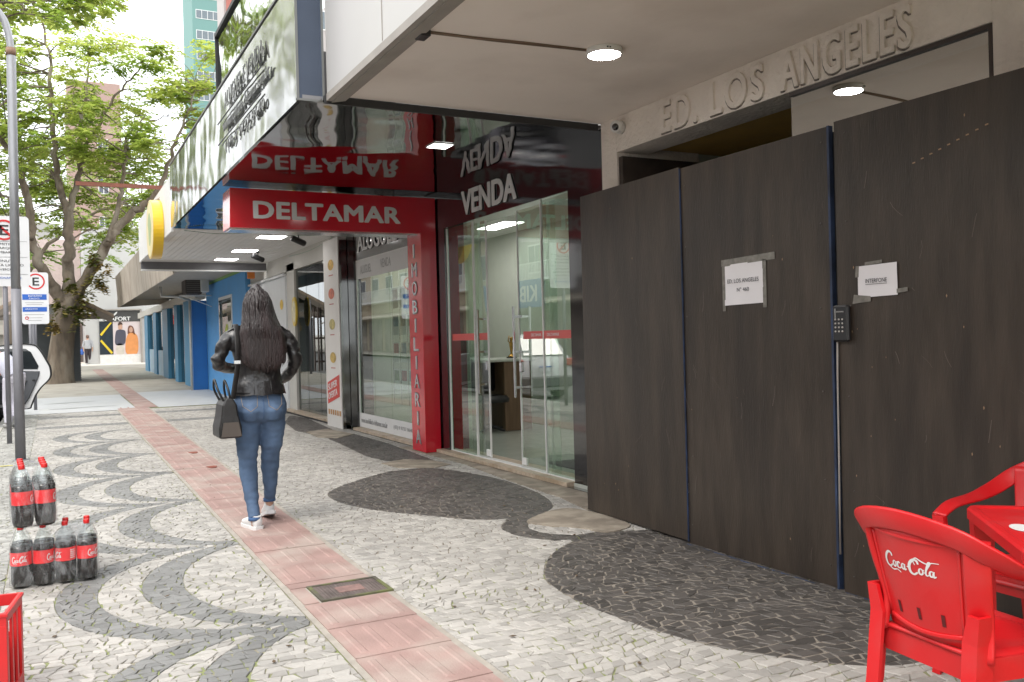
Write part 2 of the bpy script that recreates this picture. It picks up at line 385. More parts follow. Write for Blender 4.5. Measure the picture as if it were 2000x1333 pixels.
while y < 21:
    sy = SY*random.uniform(.85, 1.15); x = -1.05+random.random()*SX
    if y > 12: sy *= 1.2
    jl = random.uniform(-.012, .012); prev = None
    while x < 4.4:
        xs = x; sl = random.uniform(-.016, .016)
        cur = ((xs+sl, y), (xs-sl, y+sy))
        if prev:
            P = [warp(*prev[0]), warp(*cur[0]), warp(*cur[1]), warp(*prev[1])]
            jt = .0065; P = [(a+random.uniform(-jt, jt), b+random.uniform(-jt, jt)) for a, b in P]
            if random.random() < .08:   # a wedge-cut stone
                i0 = random.choice((0, 1)); parts = [[P[i0], P[(i0+1) % 4], P[(i0+2) % 4]], [P[i0], P[(i0+2) % 4], P[(i0+3) % 4]]]
            else: parts = [P]
            for Q in parts:
                ks = [cls(*p) for p in Q]
                if all(k == ks[0] for k in ks):
                    if ks[0] >= 0: stone(Q, ks[0])
                else:
                    for k in set(ks):
                        if k < 0: continue
                        poly = []
                        for i in range(len(Q)):
                            p, q, kp, kq = Q[i], Q[(i+1) % len(Q)], ks[i], ks[(i+1) % len(Q)]
                            if kp == k: poly.append(p)
                            if (kp == k) != (kq == k): poly.append(bis(p, q, k) if kp == k else bis(q, p, k))
                        if len(poly) >= 3:
                            ar = abs(sum(poly[i][0]*poly[(i+1) % len(poly)][1]-poly[(i+1) % len(poly)][0]*poly[i][1] for i in range(len(poly))))/2
                            if ar > .0005: stone(poly, k)
        prev = cur; x += SX*random.uniform(.62, 1.35)
    y += sy
for k, (nm, m) in {0: ('light_paving', M_light), 1: ('wave_paving', M_grey), 2: ('dark_paving', M_black), 3: ('roadside_paving', M_mid)}.items():
    V, F, T = acc[k]
    me = bpy.data.meshes.new(nm); me.from_pydata(V, [], F); me.materials.append(m)
    a_ = me.attributes.new('tone', 'FLOAT', 'POINT'); a_.data.foreach_set('value', T)
    o = bpy.data.objects.new(nm, me); COL.objects.link(o); struct(o)
# pale jointing sand under the dark shapes
def flat_poly(name, P, z, m, th=None):
    b = B()
    if th: b.slab([(x, y, z-th) for x, y in P], (0, 0, th))
    else: b.add([(x, y, z) for x, y in P], [tuple(range(len(P)))])
    return struct(b.build(name, m))
flat_poly('joint_sand', [p for p in E1], .0068, M_grout2)
flat_poly('joint_sand', [(min(x, 3.56), y) for x, y in E2], .0068, M_grout2)
flat_poly('joint_sand', [(1.75, 5.1), (2.2, 4.6), (2.7, 5.0), (3.56, 5.1), (4.0, 6.1), (4.0, 20), (1.95, 20)], .0052, M_grout2)
# cement patches by the hoarding and the shop steps
def blob(P, amp=.02, n=5):
    Q = smooth_poly(P, n); return [(x+amp*noise.noise(Vector((x*9, y*9, 1))), y+amp*noise.noise(Vector((x*9, y*9, 7)))) for x, y in Q]
flat_poly('cement_patch', blob([(3.02, 5.62), (3.25, 5.80), (3.50, 5.86), (3.60, 5.55), (3.56, 5.10), (3.30, 5.0), (3.24, 5.18), (3.16, 5.30), (3.05, 5.42)]), .017, M_patch, .02)
flat_poly('cement_patch', poly_px([(745, 908), (790, 900), (845, 902), (880, 910), (850, 916), (780, 917)]), .0165, M_patch, .02)
flat_poly('cement_patch', poly_px([(598, 846), (640, 840), (690, 850), (660, 858), (620, 856)]), .0165, M_patch, .02)
flat_poly('cement_patch', [(3.60, 5.72), (3.985, 5.72), (3.985, 10.4), (3.80, 10.4), (3.86, 8.6), (3.74, 7.2), (3.70, 6.3)], .0165, M_patch, .02)

# tactile strip of pink tiles with raised bars
tb = B(); y = 1.0; gap = .005
mb_ = B()
mb_.add([(sx0(1)-.028, 1, .0085), (sx1(1)+.028, 1, .0085), (sx1(21.4)+.028, 21.4, .0085), (sx0(21.4)-.028, 21.4, .0085)], [(0, 1, 2, 3)])
struct(mb_.build('strip_mortar', mat('strip mortar', (.34, .31, .27), .9, var=.2, scale=10, bump=.002), fix=False))
TY = []
while y < 21.4:
    L_ = .43; TY.append(y)
    if not (y+L_ > MAN[2]-.01 and y < MAN[3]+.01):
        segs = [(y, y+L_)]
    elif y < MAN[2]-.02: segs = [(y, MAN[2]-.006)]
    elif y+L_ > MAN[3]+.02: segs = [(MAN[3]+.006, y+L_)]
    else: segs = []
    for a, e in segs:
        if e-a < .06: continue
        z = .0135+random.uniform(-.0015, .0015); k = random.uniform(-.003, .003)
        xa, xb = sx0(a)+gap, sx1(a)-gap
        tb.slab([(xa+k, a+gap/2, .0), (xb+k, a+gap/2, .0), (xb+k, e-gap/2, .0), (xa+k, e-gap/2, .0)], (0, 0, z))
        if e-a > .2:
            for q in range(4):
                cx = xa+(xb-xa)*(q+.5)/4
                w2 = .019
                r_ = [[Vector((cx+s_*wx+k, yy, zz)) for s_, yy in ((-1, a+.045+in_), (1, a+.045+in_), (1, e-.045-in_), (-1, e-.045-in_))] for wx, zz, in_ in ((w2, z-.0005, 0), (w2*.62, z+.0042, .008))]
                tb.rings(r_, cap=True, smooth=False)
    y += L_+.004
tb.box(sx0(4.6)+gap, MAN[0]-.012+.0, MAN[2], MAN[3], 0, .0128)
struct(tb.build('tactile_strip', M_tile, fix=False))
# second run of the strip beyond the shops
struct(B().add([(1.62, 20.9, .016), (2.04, 20.9, .016), (2.04, 21, .018), (1.62, 21, .018), (2.12, 46, GZ(46)+.018), (1.66, 46, GZ(46)+.018)], [(0, 1, 2, 3), (3, 2, 4, 5)]).build('tactile_strip', M_tile, fix=False))
# white washed stretch, concrete beyond it
for (xa, xb, ya, yb) in ((-.775, 1.60, 20.6, 26.0), (2.06, 4.3, 20.75, 26.6)):
    pts = [(xa, ya), (xb, ya), (xb, 21), (xa, 21), (xb, yb), (xa, yb)]
    struct(B().add([(x, y, .012+GZ(y)) for x, y in pts], [(0, 1, 2, 3), (3, 2, 4, 5)]).build('white_paving', M_white_pave, fix=False))
for ya, xa, xb, wd in ((21.9, -.1, 1.3, .35), (23.7, -.2, .95, .3)):
    P = smooth_poly([(xa, ya-wd*.2), (xa+.5, ya-wd*.5), ((xa+xb)/2, ya-wd*.1), (xb, ya+wd*.1), (xb-.3, ya+wd*.4), ((xa+xb)/2, ya+wd*.3), (xa+.3, ya+wd*.1)], 4)
    b = B(); b.add([(x, y, .017+GZ(y)) for x, y in P], [tuple(range(len(P)))]); struct(b.build('painted_stripe', M_stripe))
sheet('concrete_walk', -.775, 4.6, [26.0, 52], .008, M_conc)
sheet('forecourt', -.775, 14, [52, 140], .01, mat('pale forecourt', (.60, .57, .52), .8, var=.08, scale=2))
b = B(); b.add([(-.775, 11.75, .014), (-.43, 11.72, .014), (-.43, 11.78, .014), (-.775, 11.81, .014)], [(0, 1, 2, 3)])
struct(b.build('yellow_line', mat('yellow road paint', (.62, .56, .14), .7)))
# inspection cover let into the strip
mh = thing('manhole_cover', 'small rusty inspection cover let into the pink tile strip', 'manhole cover', (1.38, 4.645, .0))
b = B(); x0, x1, y0, y1 = MAN
x0 = MAN[0]; x1 = sx1(4.6)+.03
for q in ((x0, x1, y0, y0+.022), (x0, x1, y1-.022, y1), (x0, x0+.022, y0+.022, y1-.022), (x1-.022, x1, y0+.022, y1-.022)): b.box(*q, 0, .0185)
b.build('frame', mat('mossy iron rim', (.10, .09, .07), .8, metal=.2, var=.3, scale=20, col2=(.16, .18, .06), dscale=8, damt=.7), mh)
b = B(); b.box(x0+.022, x1-.022, y0+.022, y1-.022, 0, .014)
nx, ny = 18, 12
for i in range(nx):
    for k in range(ny):
        if 5 < i < 12 and 4 <= k <= 7: continue
        cx = x0+.03+(x1-x0-.06)*(i+.5)/nx; cy = y0+.03+(y1-y0-.06)*(k+.5)/ny
        b.add([(cx-.007, cy, .014), (cx, cy-.008, .014), (cx+.007, cy, .014), (cx, cy+.008, .014), (cx, cy, .0175)], [(0, 1, 4), (1, 2, 4), (2, 3, 4), (3, 0, 4)])
b.build('lid', M_iron, mh)
b = B(); b.box(x0+.125, x1-.125, y0+.10, y1-.10, .014, .0172); b.build('name_plate', mat('pinkish plate', (.24, .15, .135), .7, metal=.2, var=.3, scale=30), mh)
for px_, py_ in ((378, 885), (415, 913)):
    p = at(px_, py_, z=.013); b = B(); P = [(p.x+.05*math.cos(a)*(1+.3*math.sin(3*a)), p.y+.11*math.sin(a)*(1+.25*math.cos(2*a))) for a in [i*math.pi/6 for i in range(12)]]
    b.slab([(x, y, .0155) for x, y in P], (0, 0, .004))
    o = b.build('dead_leaf', mat('brown leaf', (.20, .05, .03), .7, var=.3)); tag(o, 'dark red dead leaf on the pink tile strip, %s' % ('the farther of the two' if px_ == 378 else 'the nearer of the two'), 'leaf', 'dead leaves on the tile strip')

b = B(); random.seed(44)
for _ in range(90):
    x, y = random.uniform(-.1, 3.4), 2.6+8*random.random()**1.5; a = random.random()*6.28; l = random.uniform(.006, .022); w_ = l*random.uniform(.2, .6)
    ca, sa = math.cos(a), math.sin(a); b.slab([(x+ca*l, y+sa*l, .0155), (x-sa*w_, y+ca*w_, .0155), (x-ca*l, y-sa*l, .0155), (x+sa*w_, y-ca*w_, .0155)], (0, 0, .002))
tag(b.build('leaf_litter', mat('dry litter', (.10, .065, .035), .8, var=.5, scale=9)), 'tiny dry leaf bits scattered over the patterned paving', 'litter', kind='stuff')

# ------------------------------------------------------------------ building materials
M_black_gl = mat('polished black granite', (.012, .011, .012), .06, var=.4, scale=60, spec=.8, coat=.6)
M_mirror_blk = mat('black mirror soffit', (.30, .295, .30), .035, metal=1, var=.06, scale=2, wavy=.012)
M_steel = mat('mirror polished steel', (.25, .255, .245), .11, metal=1, var=.05, scale=3, wavy=.03)
M_steel2 = mat('dull steel', (.55, .56, .58), .22, metal=1, var=.08, scale=10)
M_red = mat('gloss red acrylic', (.56, .006, .02), .16, var=.07, scale=2, coat=.5)
M_white_pl = mat('white lettering', (.72, .72, .72), .45, var=.04)
M_steel_let = mat('silver lettering', (.62, .62, .64), .25, metal=.7, var=.05)
M_sill = mat('beige granite sill', (.46, .37, .28), .4, var=.25, scale=30, col2=(.30, .22, .14), dscale=4, c2pos=(.5, .62), damt=.7)
M_alu = mat('white aluminium', (.74, .74, .73), .35, var=.03)
M_dark = mat('dark interior', (.03, .03, .032), .6)
M_green_wall = mat('pale green interior wall', (.50, .53, .46), .8, var=.04)
M_floor_int = mat('glossy tile floor', (.50, .52, .47), .12, var=.05)
M_stucco = mat('rough white stucco', (.84, .765, .70), .9, var=.06, scale=4, bump=.014, bscale=30, col2=(.52, .45, .39), dscale=2.6, c2pos=(.5, .72), damt=.5)
M_ceil = mat('painted canopy soffit', (.86, .785, .735), .85, var=.035, scale=1.6, bump=.0015, bscale=25, col2=(.60, .52, .47), dscale=1.1, c2pos=(.5, .78), damt=.6)
M_fascia_w = mat('white composite panel', (.50, .49, .48), .38, var=.03, scale=2)
M_grey_lip = mat('grey painted edge', (.34, .315, .29), .7, var=.1)
M_lamp = mat('lit diffuser', (.9, .9, .9), .5, emit=(1, .95, .9), emi=22)
M_lamp2 = mat('lit panel', (.9, .9, .9), .5, emit=(1, .98, .95), emi=5)
M_blk_pl = mat('black plastic', (.02, .02, .022), .4)
G_shop = glass('shop glass', (.84, .92, .86), 2.7)
G_clear = glass('clear glass', (.88, .93, .90), 1.55)
G_far = glass('window glass', (.45, .50, .50), 1.8)
WX = 4.06; ZS = 3.045

# ================================================================== real estate shop
shop = thing('real_estate_shop', 'shop clad in polished black granite with mirrored canopy and sliding glass doors', 'shop', (WX, 9.8, 0))
b = B()
b.box(WX, WX+.25, 6.10, 6.65, 0, ZS).box(WX, WX+.25, 9.41, 10.55, 0, ZS).box(WX-.01, WX+.25, 12.83, 13.13, 0, ZS)
b.box(WX, WX+.25, 6.65, 9.41, 2.625, ZS).box(WX, WX+.25, 10.55, 12.83, 2.55, ZS).box(WX, WX+.22, 13.13, 13.2, 0, ZS)
b.build('cladding', M_black_gl, shop)
for q in ((6.10, 9.60), (10.06, 13.13)): B().box(3.985, WX, *q, -.02, .02).build('plinth', M_black_gl, shop)
for q in ((6.65, 9.60), (10.06, 12.83)): B().box(3.975, WX+.24, *q, .021, .058).build('sill', M_sill, shop)
# canopy
b = B(); b.box(1.60, 4.30, 6.14, 13.52, ZS, ZS+.04); b.build('canopy_soffit', M_mirror_blk, shop)
sz = 3.93
def wav_panel(X, y0, y1, z0, z1, ny, nz, amp, seed):
    bb = B(); vs = []
    for i in range(ny+1):
        for k in range(nz+1):
            y = y0+(y1-y0)*i/ny; z = z0+(z1-z0)*k/nz
            e = 0 if k in (0, nz) or i in (0, ny) else 1
            vs.append((X+amp*e*noise.noise(Vector((y*1.1, z*1.7, seed))), y, z))
    return bb.add(vs, [(i*(nz+1)+k, (i+1)*(nz+1)+k, (i+1)*(nz+1)+k+1, i*(nz+1)+k+1) for i in range(ny) for k in range(nz)], True)
bb = wav_panel(1.57, 6.16, 13.52, ZS, sz, 60, 10, .016, 2.0); bb.build('steel_fascia', M_steel, shop)
b = B(); b.box(1.585, 4.0, 13.50, 13.53, ZS+.05, sz-.05); b.box(1.56, 1.60, 6.15, 13.53, sz, sz+.02); b.build('fascia_trim', mat('dark trim', (.05, .05, .05), .4), shop)
b = B(); b.box(1.575, 1.745, 6.145, 6.16, ZS+.012, 4.25); b.build('fascia_end', mat('blue grey metal', (.09, .11, .15), .22, metal=.8, var=.15, scale=2), shop)
b = B(); b.box(1.560, 1.578, 6.135, 6.16, ZS, 4.27).box(1.742, 1.758, 6.13, 6.16, ZS, 4.27).box(1.56, 1.758, 6.13, 6.16, ZS-.004, ZS+.012); b.build('fascia_edging', M_steel, shop)
b = B(); b.box(1.75, 4.05, 6.12, 6.138, ZS-.01, ZS+.045); b.build('soffit_edging', M_dark, shop)
# steel letters on the fascia
def fpt(x, y): return at(x, y, X=1.555)
p = fpt(440, 205); q = fpt(505, 110)
b = B()
text(b, 'ALUGUEL E VENDA', (1.552, p.y, 3.63), (0, -1, 0), (0, 0, 1), p.y-q.y+.2, .15, .008)
text(b, 'www.imobiliaria-deltamar.com.br', (1.552, p.y+.1, 3.43), (0, -1, 0), (0, 0, 1), p.y-q.y+.5, .10, .008)
text(b, '(47) 9 9727 8640', (1.552, p.y, 3.20), (0, -1, 0), (0, 0, 1), p.y-q.y+.2, .11, .008)
b.build('fascia_lettering', mat('dark steel letters', (.12, .12, .12), .3, metal=.8), shop)
for z_ in (3.575, 3.365): B().box(1.548, 1.556, 7.25, 9.3, z_, z_+.008).build('fascia_line', M_dark, shop)
# upper glazed front above the canopy
p = at(424, 75, X=1.95)
b = wav_panel(1.95, 6.2, p.y, 3.95, p.z, 30, 12, .02, 9.0); b.build('upper_glazing', mat('tinted mirror glass', (.34, .38, .35), .04, metal=1, var=.05, wavy=.02), shop)
b = B(); b.box(1.92, 1.97, 6.2, p.y+.03, p.z, p.z+.05).box(1.925, 1.965, p.y, p.y+.03, 3.95, p.z).box(1.97, 6, p.y-.02, p.y+.01, 3.9, p.z); b.build('upper_frame', M_dark, shop)
# header lettering
b = B(); text(b, 'VENDA', (4.052, 8.86, 2.705), (0, -1, 0), (0, 0, 1), 1.26, .25, .006, bold=.045); b.build('header_lettering', M_white_pl, shop)
b = B(); text(b, 'ALUGUEL', (4.052, 12.62, 2.665), (0, -1, 0), (0, 0, 1), 1.66, .25, .006, bold=.03); b.build('header_lettering', M_white_pl, shop)
# door glazing
def pane(parent, X, ya, yb, z0, z1, m, nm='glass_pane'):
    bb = B(); bb.box(X, X+.008, ya, yb, z0, z1); return bb.build(nm, m, parent)
pane(shop, 4.09, 8.70, 9.40, .06, 2.62, G_shop); pane(shop, 4.09, 6.66, 7.19, .06, 2.62, G_shop)
for (ya, yb, lead) in ((8.46, 9.20, 8.46), (7.00, 7.75, 7.75)):
    d = B(); d.box(4.13, 4.138, ya, yb, .075, 2.60); door = d.build('sliding_door', G_shop, shop)
    d = B(); s = 1 if lead == ya else -1
    d.box(4.125, 4.143, lead-.006, lead+.006, .07, 2.60); d.build('door_edge', M_alu, door)
    d = B(); hy = lead+s*.055
    d.rbox((4.04, hy, 1.20), (.022, .022, .90), ch=.004)
    for z in (.85, 1.20, 1.55): d.box(4.045, 4.128, hy-.010, hy+.010, z-.011, z+.011)
    if lead == ya: pass
    d.build('handle', M_steel2, door)
    d = B(); d.rbox((4.134, lead+s*.05, .115), (.03, .09, .07), ch=.004); d.build('bottom_clamp', M_alu, door)
    d = B(); d.rbox((4.134, lead+s*.03, 1.05), (.04, .05, .10), ch=.006); d.build('lock', M_steel2, door)
b = B()
for y in (8.70, 7.19, 6.66, 9.40): b.box(4.082, 4.105, y-.008, y+.008, .055, 2.62)
b.box(4.08, 4.15, 6.65, 9.41, .055, .066)
b.build('door_frame', M_alu, shop)
M_film = mat('translucent red film', (.62, .10, .09), .4, var=.05)
for q in ((4.086, 4.089, 8.70, 9.30), (4.086, 4.089, 6.66, 7.19), (4.126, 4.129, 8.47, 8.69), (4.126, 4.129, 7.20, 7.66)): B().box(*q, 1.325, 1.40).build('red_stripe', M_film, shop)
b = B(); text(b, 'DELTAMAR', (4.085, 7.12, 1.350), (0, -1, 0), (0, 0, 1), .22, .028, .001); text(b, 'DELTAMAR', (4.125, 7.5, 1.350), (0, -1, 0), (0, 0, 1), .2, .028, .001); b.build('stripe_lettering', M_white_pl, shop)
# show window with printed bands
for (ya, yb) in ((10.56, 11.40), (11.41, 12.10), (12.11, 12.82)): pane(shop, 4.09, ya, yb, .06, 2.54, G_shop)
for z_ in ((2.27, 2.54), (.065, .275)): B().box(4.084, 4.088, 10.56, 12.82, *z_).build('window_film', mat('white window film', (.66, .66, .66), .5, var=.03), shop)
b = B(); text(b, 'VENDA', (4.083, 11.72, 2.36), (0, -1, 0), (0, 0, 1), .42, .12, .001); text(b, 'ALUGUEL', (4.083, 12.62, 2.34), (0, -1, 0), (0, 0, 1), .50, .12, .001)
b.build('film_lettering', mat('grey print', (.30, .30, .30), .5), shop)
b = B(); text(b, 'www.imobiliaria-deltamar.com.br', (4.083, 12.75, .135), (0, -1, 0), (0, 0, 1), 1.15, .075, .001, bold=.012); text(b, '(47) 9 9727 8640', (4.083, 11.35, .14), (0, -1, 0), (0, 0, 1), .72, .06, .001, bold=.012)
b.build('film_lettering', mat('grey print', (.30, .30, .30), .5), shop)
b = B(); b.box(4.08, 4.11, 10.55, 10.57, .06, 2.55).box(4.08, 4.11, 12.81, 12.83, .06, 2.55).box(4.08, 4.11, 10.55, 12.83, 2.54, 2.56); b.build('window_frame', M_alu, shop)
# mirrored pilaster beyond the window
b = B(); b.box(3.925, 4.05, 13.15, 13.168, 0, 2.9); b.build('steel_pilaster', M_steel, shop)
# interior
for q in ((4.31, 9.0, 13.18, 13.3, .0, 3.0), (9.0, 9.1, 5.9, 13.3, 0, 3.0), (4.31, 9, 5.9, 6.0, 0, 3.0), (4.31, 4.40, 9.5, 10.5, 0, 3.0), (6.35, 6.45, 9.6, 13.18, 0, 3.0)): B().box(*q).build('interior_wall', M_green_wall, shop)
b = B(); b.box(4.05, 9.0, 5.9, 13.3, .0, .05); b.build('interior_floor', M_floor_int, shop)
b = B(); b.box(4.31, 9.0, 5.9, 13.3, 2.96, 3.04); b.build('interior_ceiling', mat('white ceiling', (.72, .73, .70), .8), shop)
b = B(); b.box(5.55, 5.60, 12.6, 12.66, 1.0, 2.2); b.build('wall_frame', M_dark, shop)
def lightpanel(loc, sx, sy, label, m=M_lamp2, group='square ceiling lights'):
    t = thing('ceiling_light', label, 'ceiling light', loc, 0, group)
    b = B(); b.box(loc[0]-sx/2-.010, loc[0]+sx/2+.010, loc[1]-sy/2-.010, loc[1]+sy/2+.010, loc[2]-.006, loc[2]); b.build('frame', M_alu, t)
    b = B(); b.box(loc[0]-sx/2, loc[0]+sx/2, loc[1]-sy/2, loc[1]+sy/2, loc[2]-.009, loc[2]-.0062); b.build('diffuser', m, t)
    return t
lightpanel((5.75, 11.3, 2.955), .3, .9, 'lit ceiling light inside the office seen through the open doorway')
lightpanel((5.6, 8.4, 2.955), .6, .9, 'added ceiling light brightening the office behind the right hand glass door')  # extra panel added to brighten the room, no lamp seen here
lightpanel((5.3, 12.3, 2.955), .3, .9, 'added ceiling light brightening the office above the sheet display')  # second added panel, lifts the light behind the show window
lightpanel((3.06, 7.13, ZS-.002), .17, .17, 'lit square lamp set in the black mirrored soffit')
# counter, trophy, chair, door mat
c = thing('reception_counter', 'brown wooden reception counter seen through the open doorway', 'counter', (5.74, 11.3, .05))
b = B(); b.rbox((5.74, 11.3, .53), (.42, .9, .96), ch=.008); b.build('front_panel', mat('brown wood', (.16, .10, .06), .5, var=.25, scale=4, stretch=(6, 6, .6)), c)
b = B(); b.rbox((5.60, 11.3, 1.03), (.85, .96, .04), ch=.008); b.build('counter_top', mat('pale green top', (.50, .53, .47), .3), c)
b = B(); b.box(5.20, 5.24, 10.95, 11.7, .05, 1.01); b.build('side_panel', mat('brown wood', (0, 0, 0)), c)
t = thing('trophy', 'gold figure trophy standing on the reception counter', 'trophy', (5.78, 11.1, 1.05))
b = B(); b.lathe([(.05, 0), (.05, .03), (.035, .04), (.012, .07), (.02, .12), (.028, .17), (.03, .20), (.014, .235), (.022, .26), (.02, .29), (.006, .30)], (5.78, 11.1, 1.05), 14)
b.tube([(5.77, 11.1, 1.25), (5.73, 11.1, 1.30), (5.75, 11.1, 1.37)], [.010, .009, .006], 6); b.tube([(5.79, 11.1, 1.25), (5.83, 11.1, 1.29), (5.80, 11.1, 1.35)], [.010, .009, .006], 6)
b.build('figure', mat('brass', (.45, .27, .07), .25, metal=1), t)
b = B(); b.rbox((5.78, 11.1, 1.055), (.11, .11, .03), ch=.004); b.build('base', M_dark, t)
oc = thing('office_chair', 'black office chair behind the glass beside the wooden counter', 'chair', (5.34, 10.95, .05))
b = B(); b.loft([((5.34, 10.95, .46), .24, .24), ((5.34, 10.95, .50), .26, .25), ((5.34, 10.95, .55), .22, .22)], p=3); b.build('seat', M_blk_pl, oc)
b = B(); b.rings([[Vector((5.34+.22*math.cos(a)*s, 11.18+.03*y, z+.0)) for a, y in ((0, -1), (0, 1), (math.pi, 1), (math.pi, -1))] for z, s in ((.6, .8), (.75, 1), (.95, 1), (1.05, .8))]); b.build('backrest', M_blk_pl, oc)
b = B(); b.cyl((5.34, 10.95, .12), (5.34, 10.95, .46), .025)
for k in range(5):
    a = k*2*math.pi/5; b.tube([(5.34, 10.95, .13), (5.34+.28*math.cos(a), 10.95+.28*math.sin(a), .08)], [.022, .014], 6)
b.build('base', M_blk_pl, oc)
b = B(); b.rbox((4.75, 7.4, .056), (.6, .9, .012), ch=.004); tag(b.build('door_mat', mat('dark rubber mat', (.05, .05, .05), .9, var=.3, scale=80, bump=.002)), 'dark door mat on the glossy office floor inside the doors', 'door mat')
# sheet display
ds = thing('property_display', 'grid of printed property sheets hanging inside the show window', 'display', (4.55, 11.7, .05))
b = B()
for k in range(7): b.cyl((4.55, 10.72+k*.31, .4), (4.55, 10.72+k*.31, 2.9), .004, n=6)
b.build('cable', M_steel2, ds)
for i in range(6):
    for k in range(4):
        y = 10.76+i*.31; z = .62+k*.40; b = B(); b.box(4.546, 4.552, y, y+.24, z, z+.30); s = b.build('sheet', M_white_pl, ds)
        b = B(); b.box(4.543, 4.5455, y+.02, y+.22, z+.13, z+.28); b.build('photo', mat('print %d' % ((i*3+k*5) % 4), [(.35, .12, .10), (.18, .28, .34), (.36, .33, .25), (.20, .30, .16)][(i*3+k*5) % 4], .5, var=.5, scale=14), s)

# red portal sign
ps = thing('portal_sign', 'glossy red portal sign with white lettering hanging over the pavement on a red column', 'sign', (3.95, 9.84, 0))
b = B(); b.slab([(1.70, 9.62, 2.585), (3.85, 9.62, 2.585), (3.85, 9.62, .02), (4.045, 9.62, .02), (4.045, 9.62, 3.005), (1.71, 9.62, 3.005)], (0, .43, 0)); b.build('panel', M_red, ps, bevel=.004)
b = B(); text(b, 'DELTAMAR', (1.955, 9.618, 2.695), (1, 0, 0), (0, 0, 1), 1.64, .175, .008, bold=.05, space=1.05); b.build('lettering', M_white_pl, ps)
b = B(); b2 = B()
for i, ch_ in enumerate('IMOBILIARIA'):
    z = 2.32-i*.2205; wd = .035 if ch_ == 'I' else .15
    text(b, ch_, (3.848, 9.835+wd/2, z), (0, -1, 0), (0, 0, 1), wd, .155, .008, bold=.0)
    text(b2, ch_, (3.8495, 9.835+wd/2+.008, z-.007), (0, -1, 0), (0, 0, 1), wd+.016, .169, .001, bold=.02)  # dark outline drawn all round each silver letter
b.build('side_lettering', M_steel_let, ps); b2.build('side_lettering_outline', mat('dark letter edge', (.10, .05, .05), .4), ps)
b = B(); b.box(1.72, 4.04, 9.70, 9.98, 2.57, 2.584); b.build('underside_rail', M_steel2, ps)

# ================================================================== Los Angeles building (right)
la = thing('apartment_entrance', 'off white stucco building front with raised name lettering above the boarded entrance', 'building', (WX, 4.0, 0))
b = B()
# stucco beam and jambs: opening y 2.69..5.88 , z up to 2.80
b.box(WX, 4.9, 5.88, 6.10, 0, 3.09).box(WX, 4.9, -3, 2.69, 0, 3.09)
b.box(WX, 4.36, 2.69, 5.88, 2.81, 3.09)
b.box(WX, 8, 6.105, 6.12, 3.09, 3.1)
b.build('wall', M_stucco, la, bevel=.006)
b = B(); b.box(1.80, WX+.3, -4.5, 6.115, 3.09, 3.25); b.build('canopy_soffit', M_ceil, la)
b = B(); b.box(1.77, 1.80, -4.5, 6.115, 3.10, 4.6); b.build('canopy_fascia', M_fascia_w, la)
b = B(); b.slab([(1.80, -4.5, 3.088), (1.90, -4.5, 3.06), (1.80, -4.5, 3.04)], (0, 10.61, 0)); b.box(1.765, 1.80, -4.5, 6.115, 3.05, 3.10); b.build('canopy_edge', M_grey_lip, la)
b = B(); b.box(1.766, 1.7695, 4.93, 4.936, 3.11, 4.6).box(1.766, 1.7695, 2.43, 2.436, 3.11, 4.6); b.build('panel_joint', M_grey_lip, la)
# raised lettering
b = B(); b2 = B()
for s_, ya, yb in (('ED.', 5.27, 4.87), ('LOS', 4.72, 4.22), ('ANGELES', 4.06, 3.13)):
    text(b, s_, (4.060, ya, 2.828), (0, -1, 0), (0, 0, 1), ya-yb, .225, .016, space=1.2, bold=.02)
    text(b2, s_, (4.0595, ya+.010, 2.822), (0, -1, 0), (0, 0, 1), ya-yb, .225, .003, space=1.2, bold=.032)  # darker copy of each word, set slightly lower and to one side
b.build('raised_lettering', M_stucco, la); b2.build('lettering_dark_copy', mat('dark lettering copy', (.20, .17, .15), .9, var=.5, scale=30), la)
b = B(); b.box(4.066, 4.11, 2.695, 4.02, 2.785, 2.808).box(4.066, 4.11, 2.695, 2.715, .1, 2.785); b.build('window_frame', mat('dark brown frame', (.05, .035, .03), .5), la)
pane(la, 4.085, 2.715, 4.02, .1, 2.785, glass('entrance glass', (.62, .70, .66), 9.0))
b = B(); b.box(4.35, 8.5, 2.4, 6.0, 2.86, 2.95); b.build('hall_ceiling', mat('ochre ceiling', (.66, .43, .12), .7, var=.08), la)
b = B(); b.box(8.4, 8.5, 2.4, 6.0, 0, 2.86).box(4.92, 8.4, 5.95, 6.05, 0, 2.86).box(4.92, 8.4, 2.3, 2.4, 0, 2.86); b.build('hall_wall', mat('hall wall', (.42, .32, .18), .8, var=.15), la)
b = B(); b.box(4.075, 5.35, 5.82, 5.872, .1, 2.77); b.build('burnt_side_board', mat('burnt brown board', (.045, .032, .025), .7, var=.5, scale=6), la)
# upper storeys (seen in side views, keeps the sky off the shop fronts)
b = B(); b.box(4.5, 14, -8, 6.1, 3.26, 14); b.build('upper_wall', M_stucco, la)

# round ceiling lamp, cable, junction box, camera
cl = thing('round_ceiling_lamp', 'lit round white lamp fixed under the painted canopy', 'ceiling light', (3.035, 4.50, 3.09))
b = B(); b.lathe([(.108, 0), (.110, -.004), (.110, -.030), (.104, -.036), (.098, -.036), (.098, -.034)], (3.035, 4.5, 3.09), 40); b.build('housing', M_alu, cl)
b = B(); b.lathe([(.0975, -.030), (.0975, -.0375), (.09, -.039)], (3.035, 4.5, 3.09), 40); b.build('diffuser', M_lamp, cl)
b = B()
for k in range(4): b.box(2.985+k*.018, 2.995+k*.018, 4.392+.0, 4.3965, 3.066, 3.074)
b.build('vent_slots', M_dark, cl)
b = B(); b.tube([(1.93, 4.62, 3.086), (2.2, 4.605, 3.083), (2.5, 4.57, 3.086), (2.94, 4.535, 3.084)], .006, 6); b.tube([(1.93, 4.64, 3.086), (2.3, 4.612, 3.084), (2.94, 4.548, 3.085)], .006, 6)
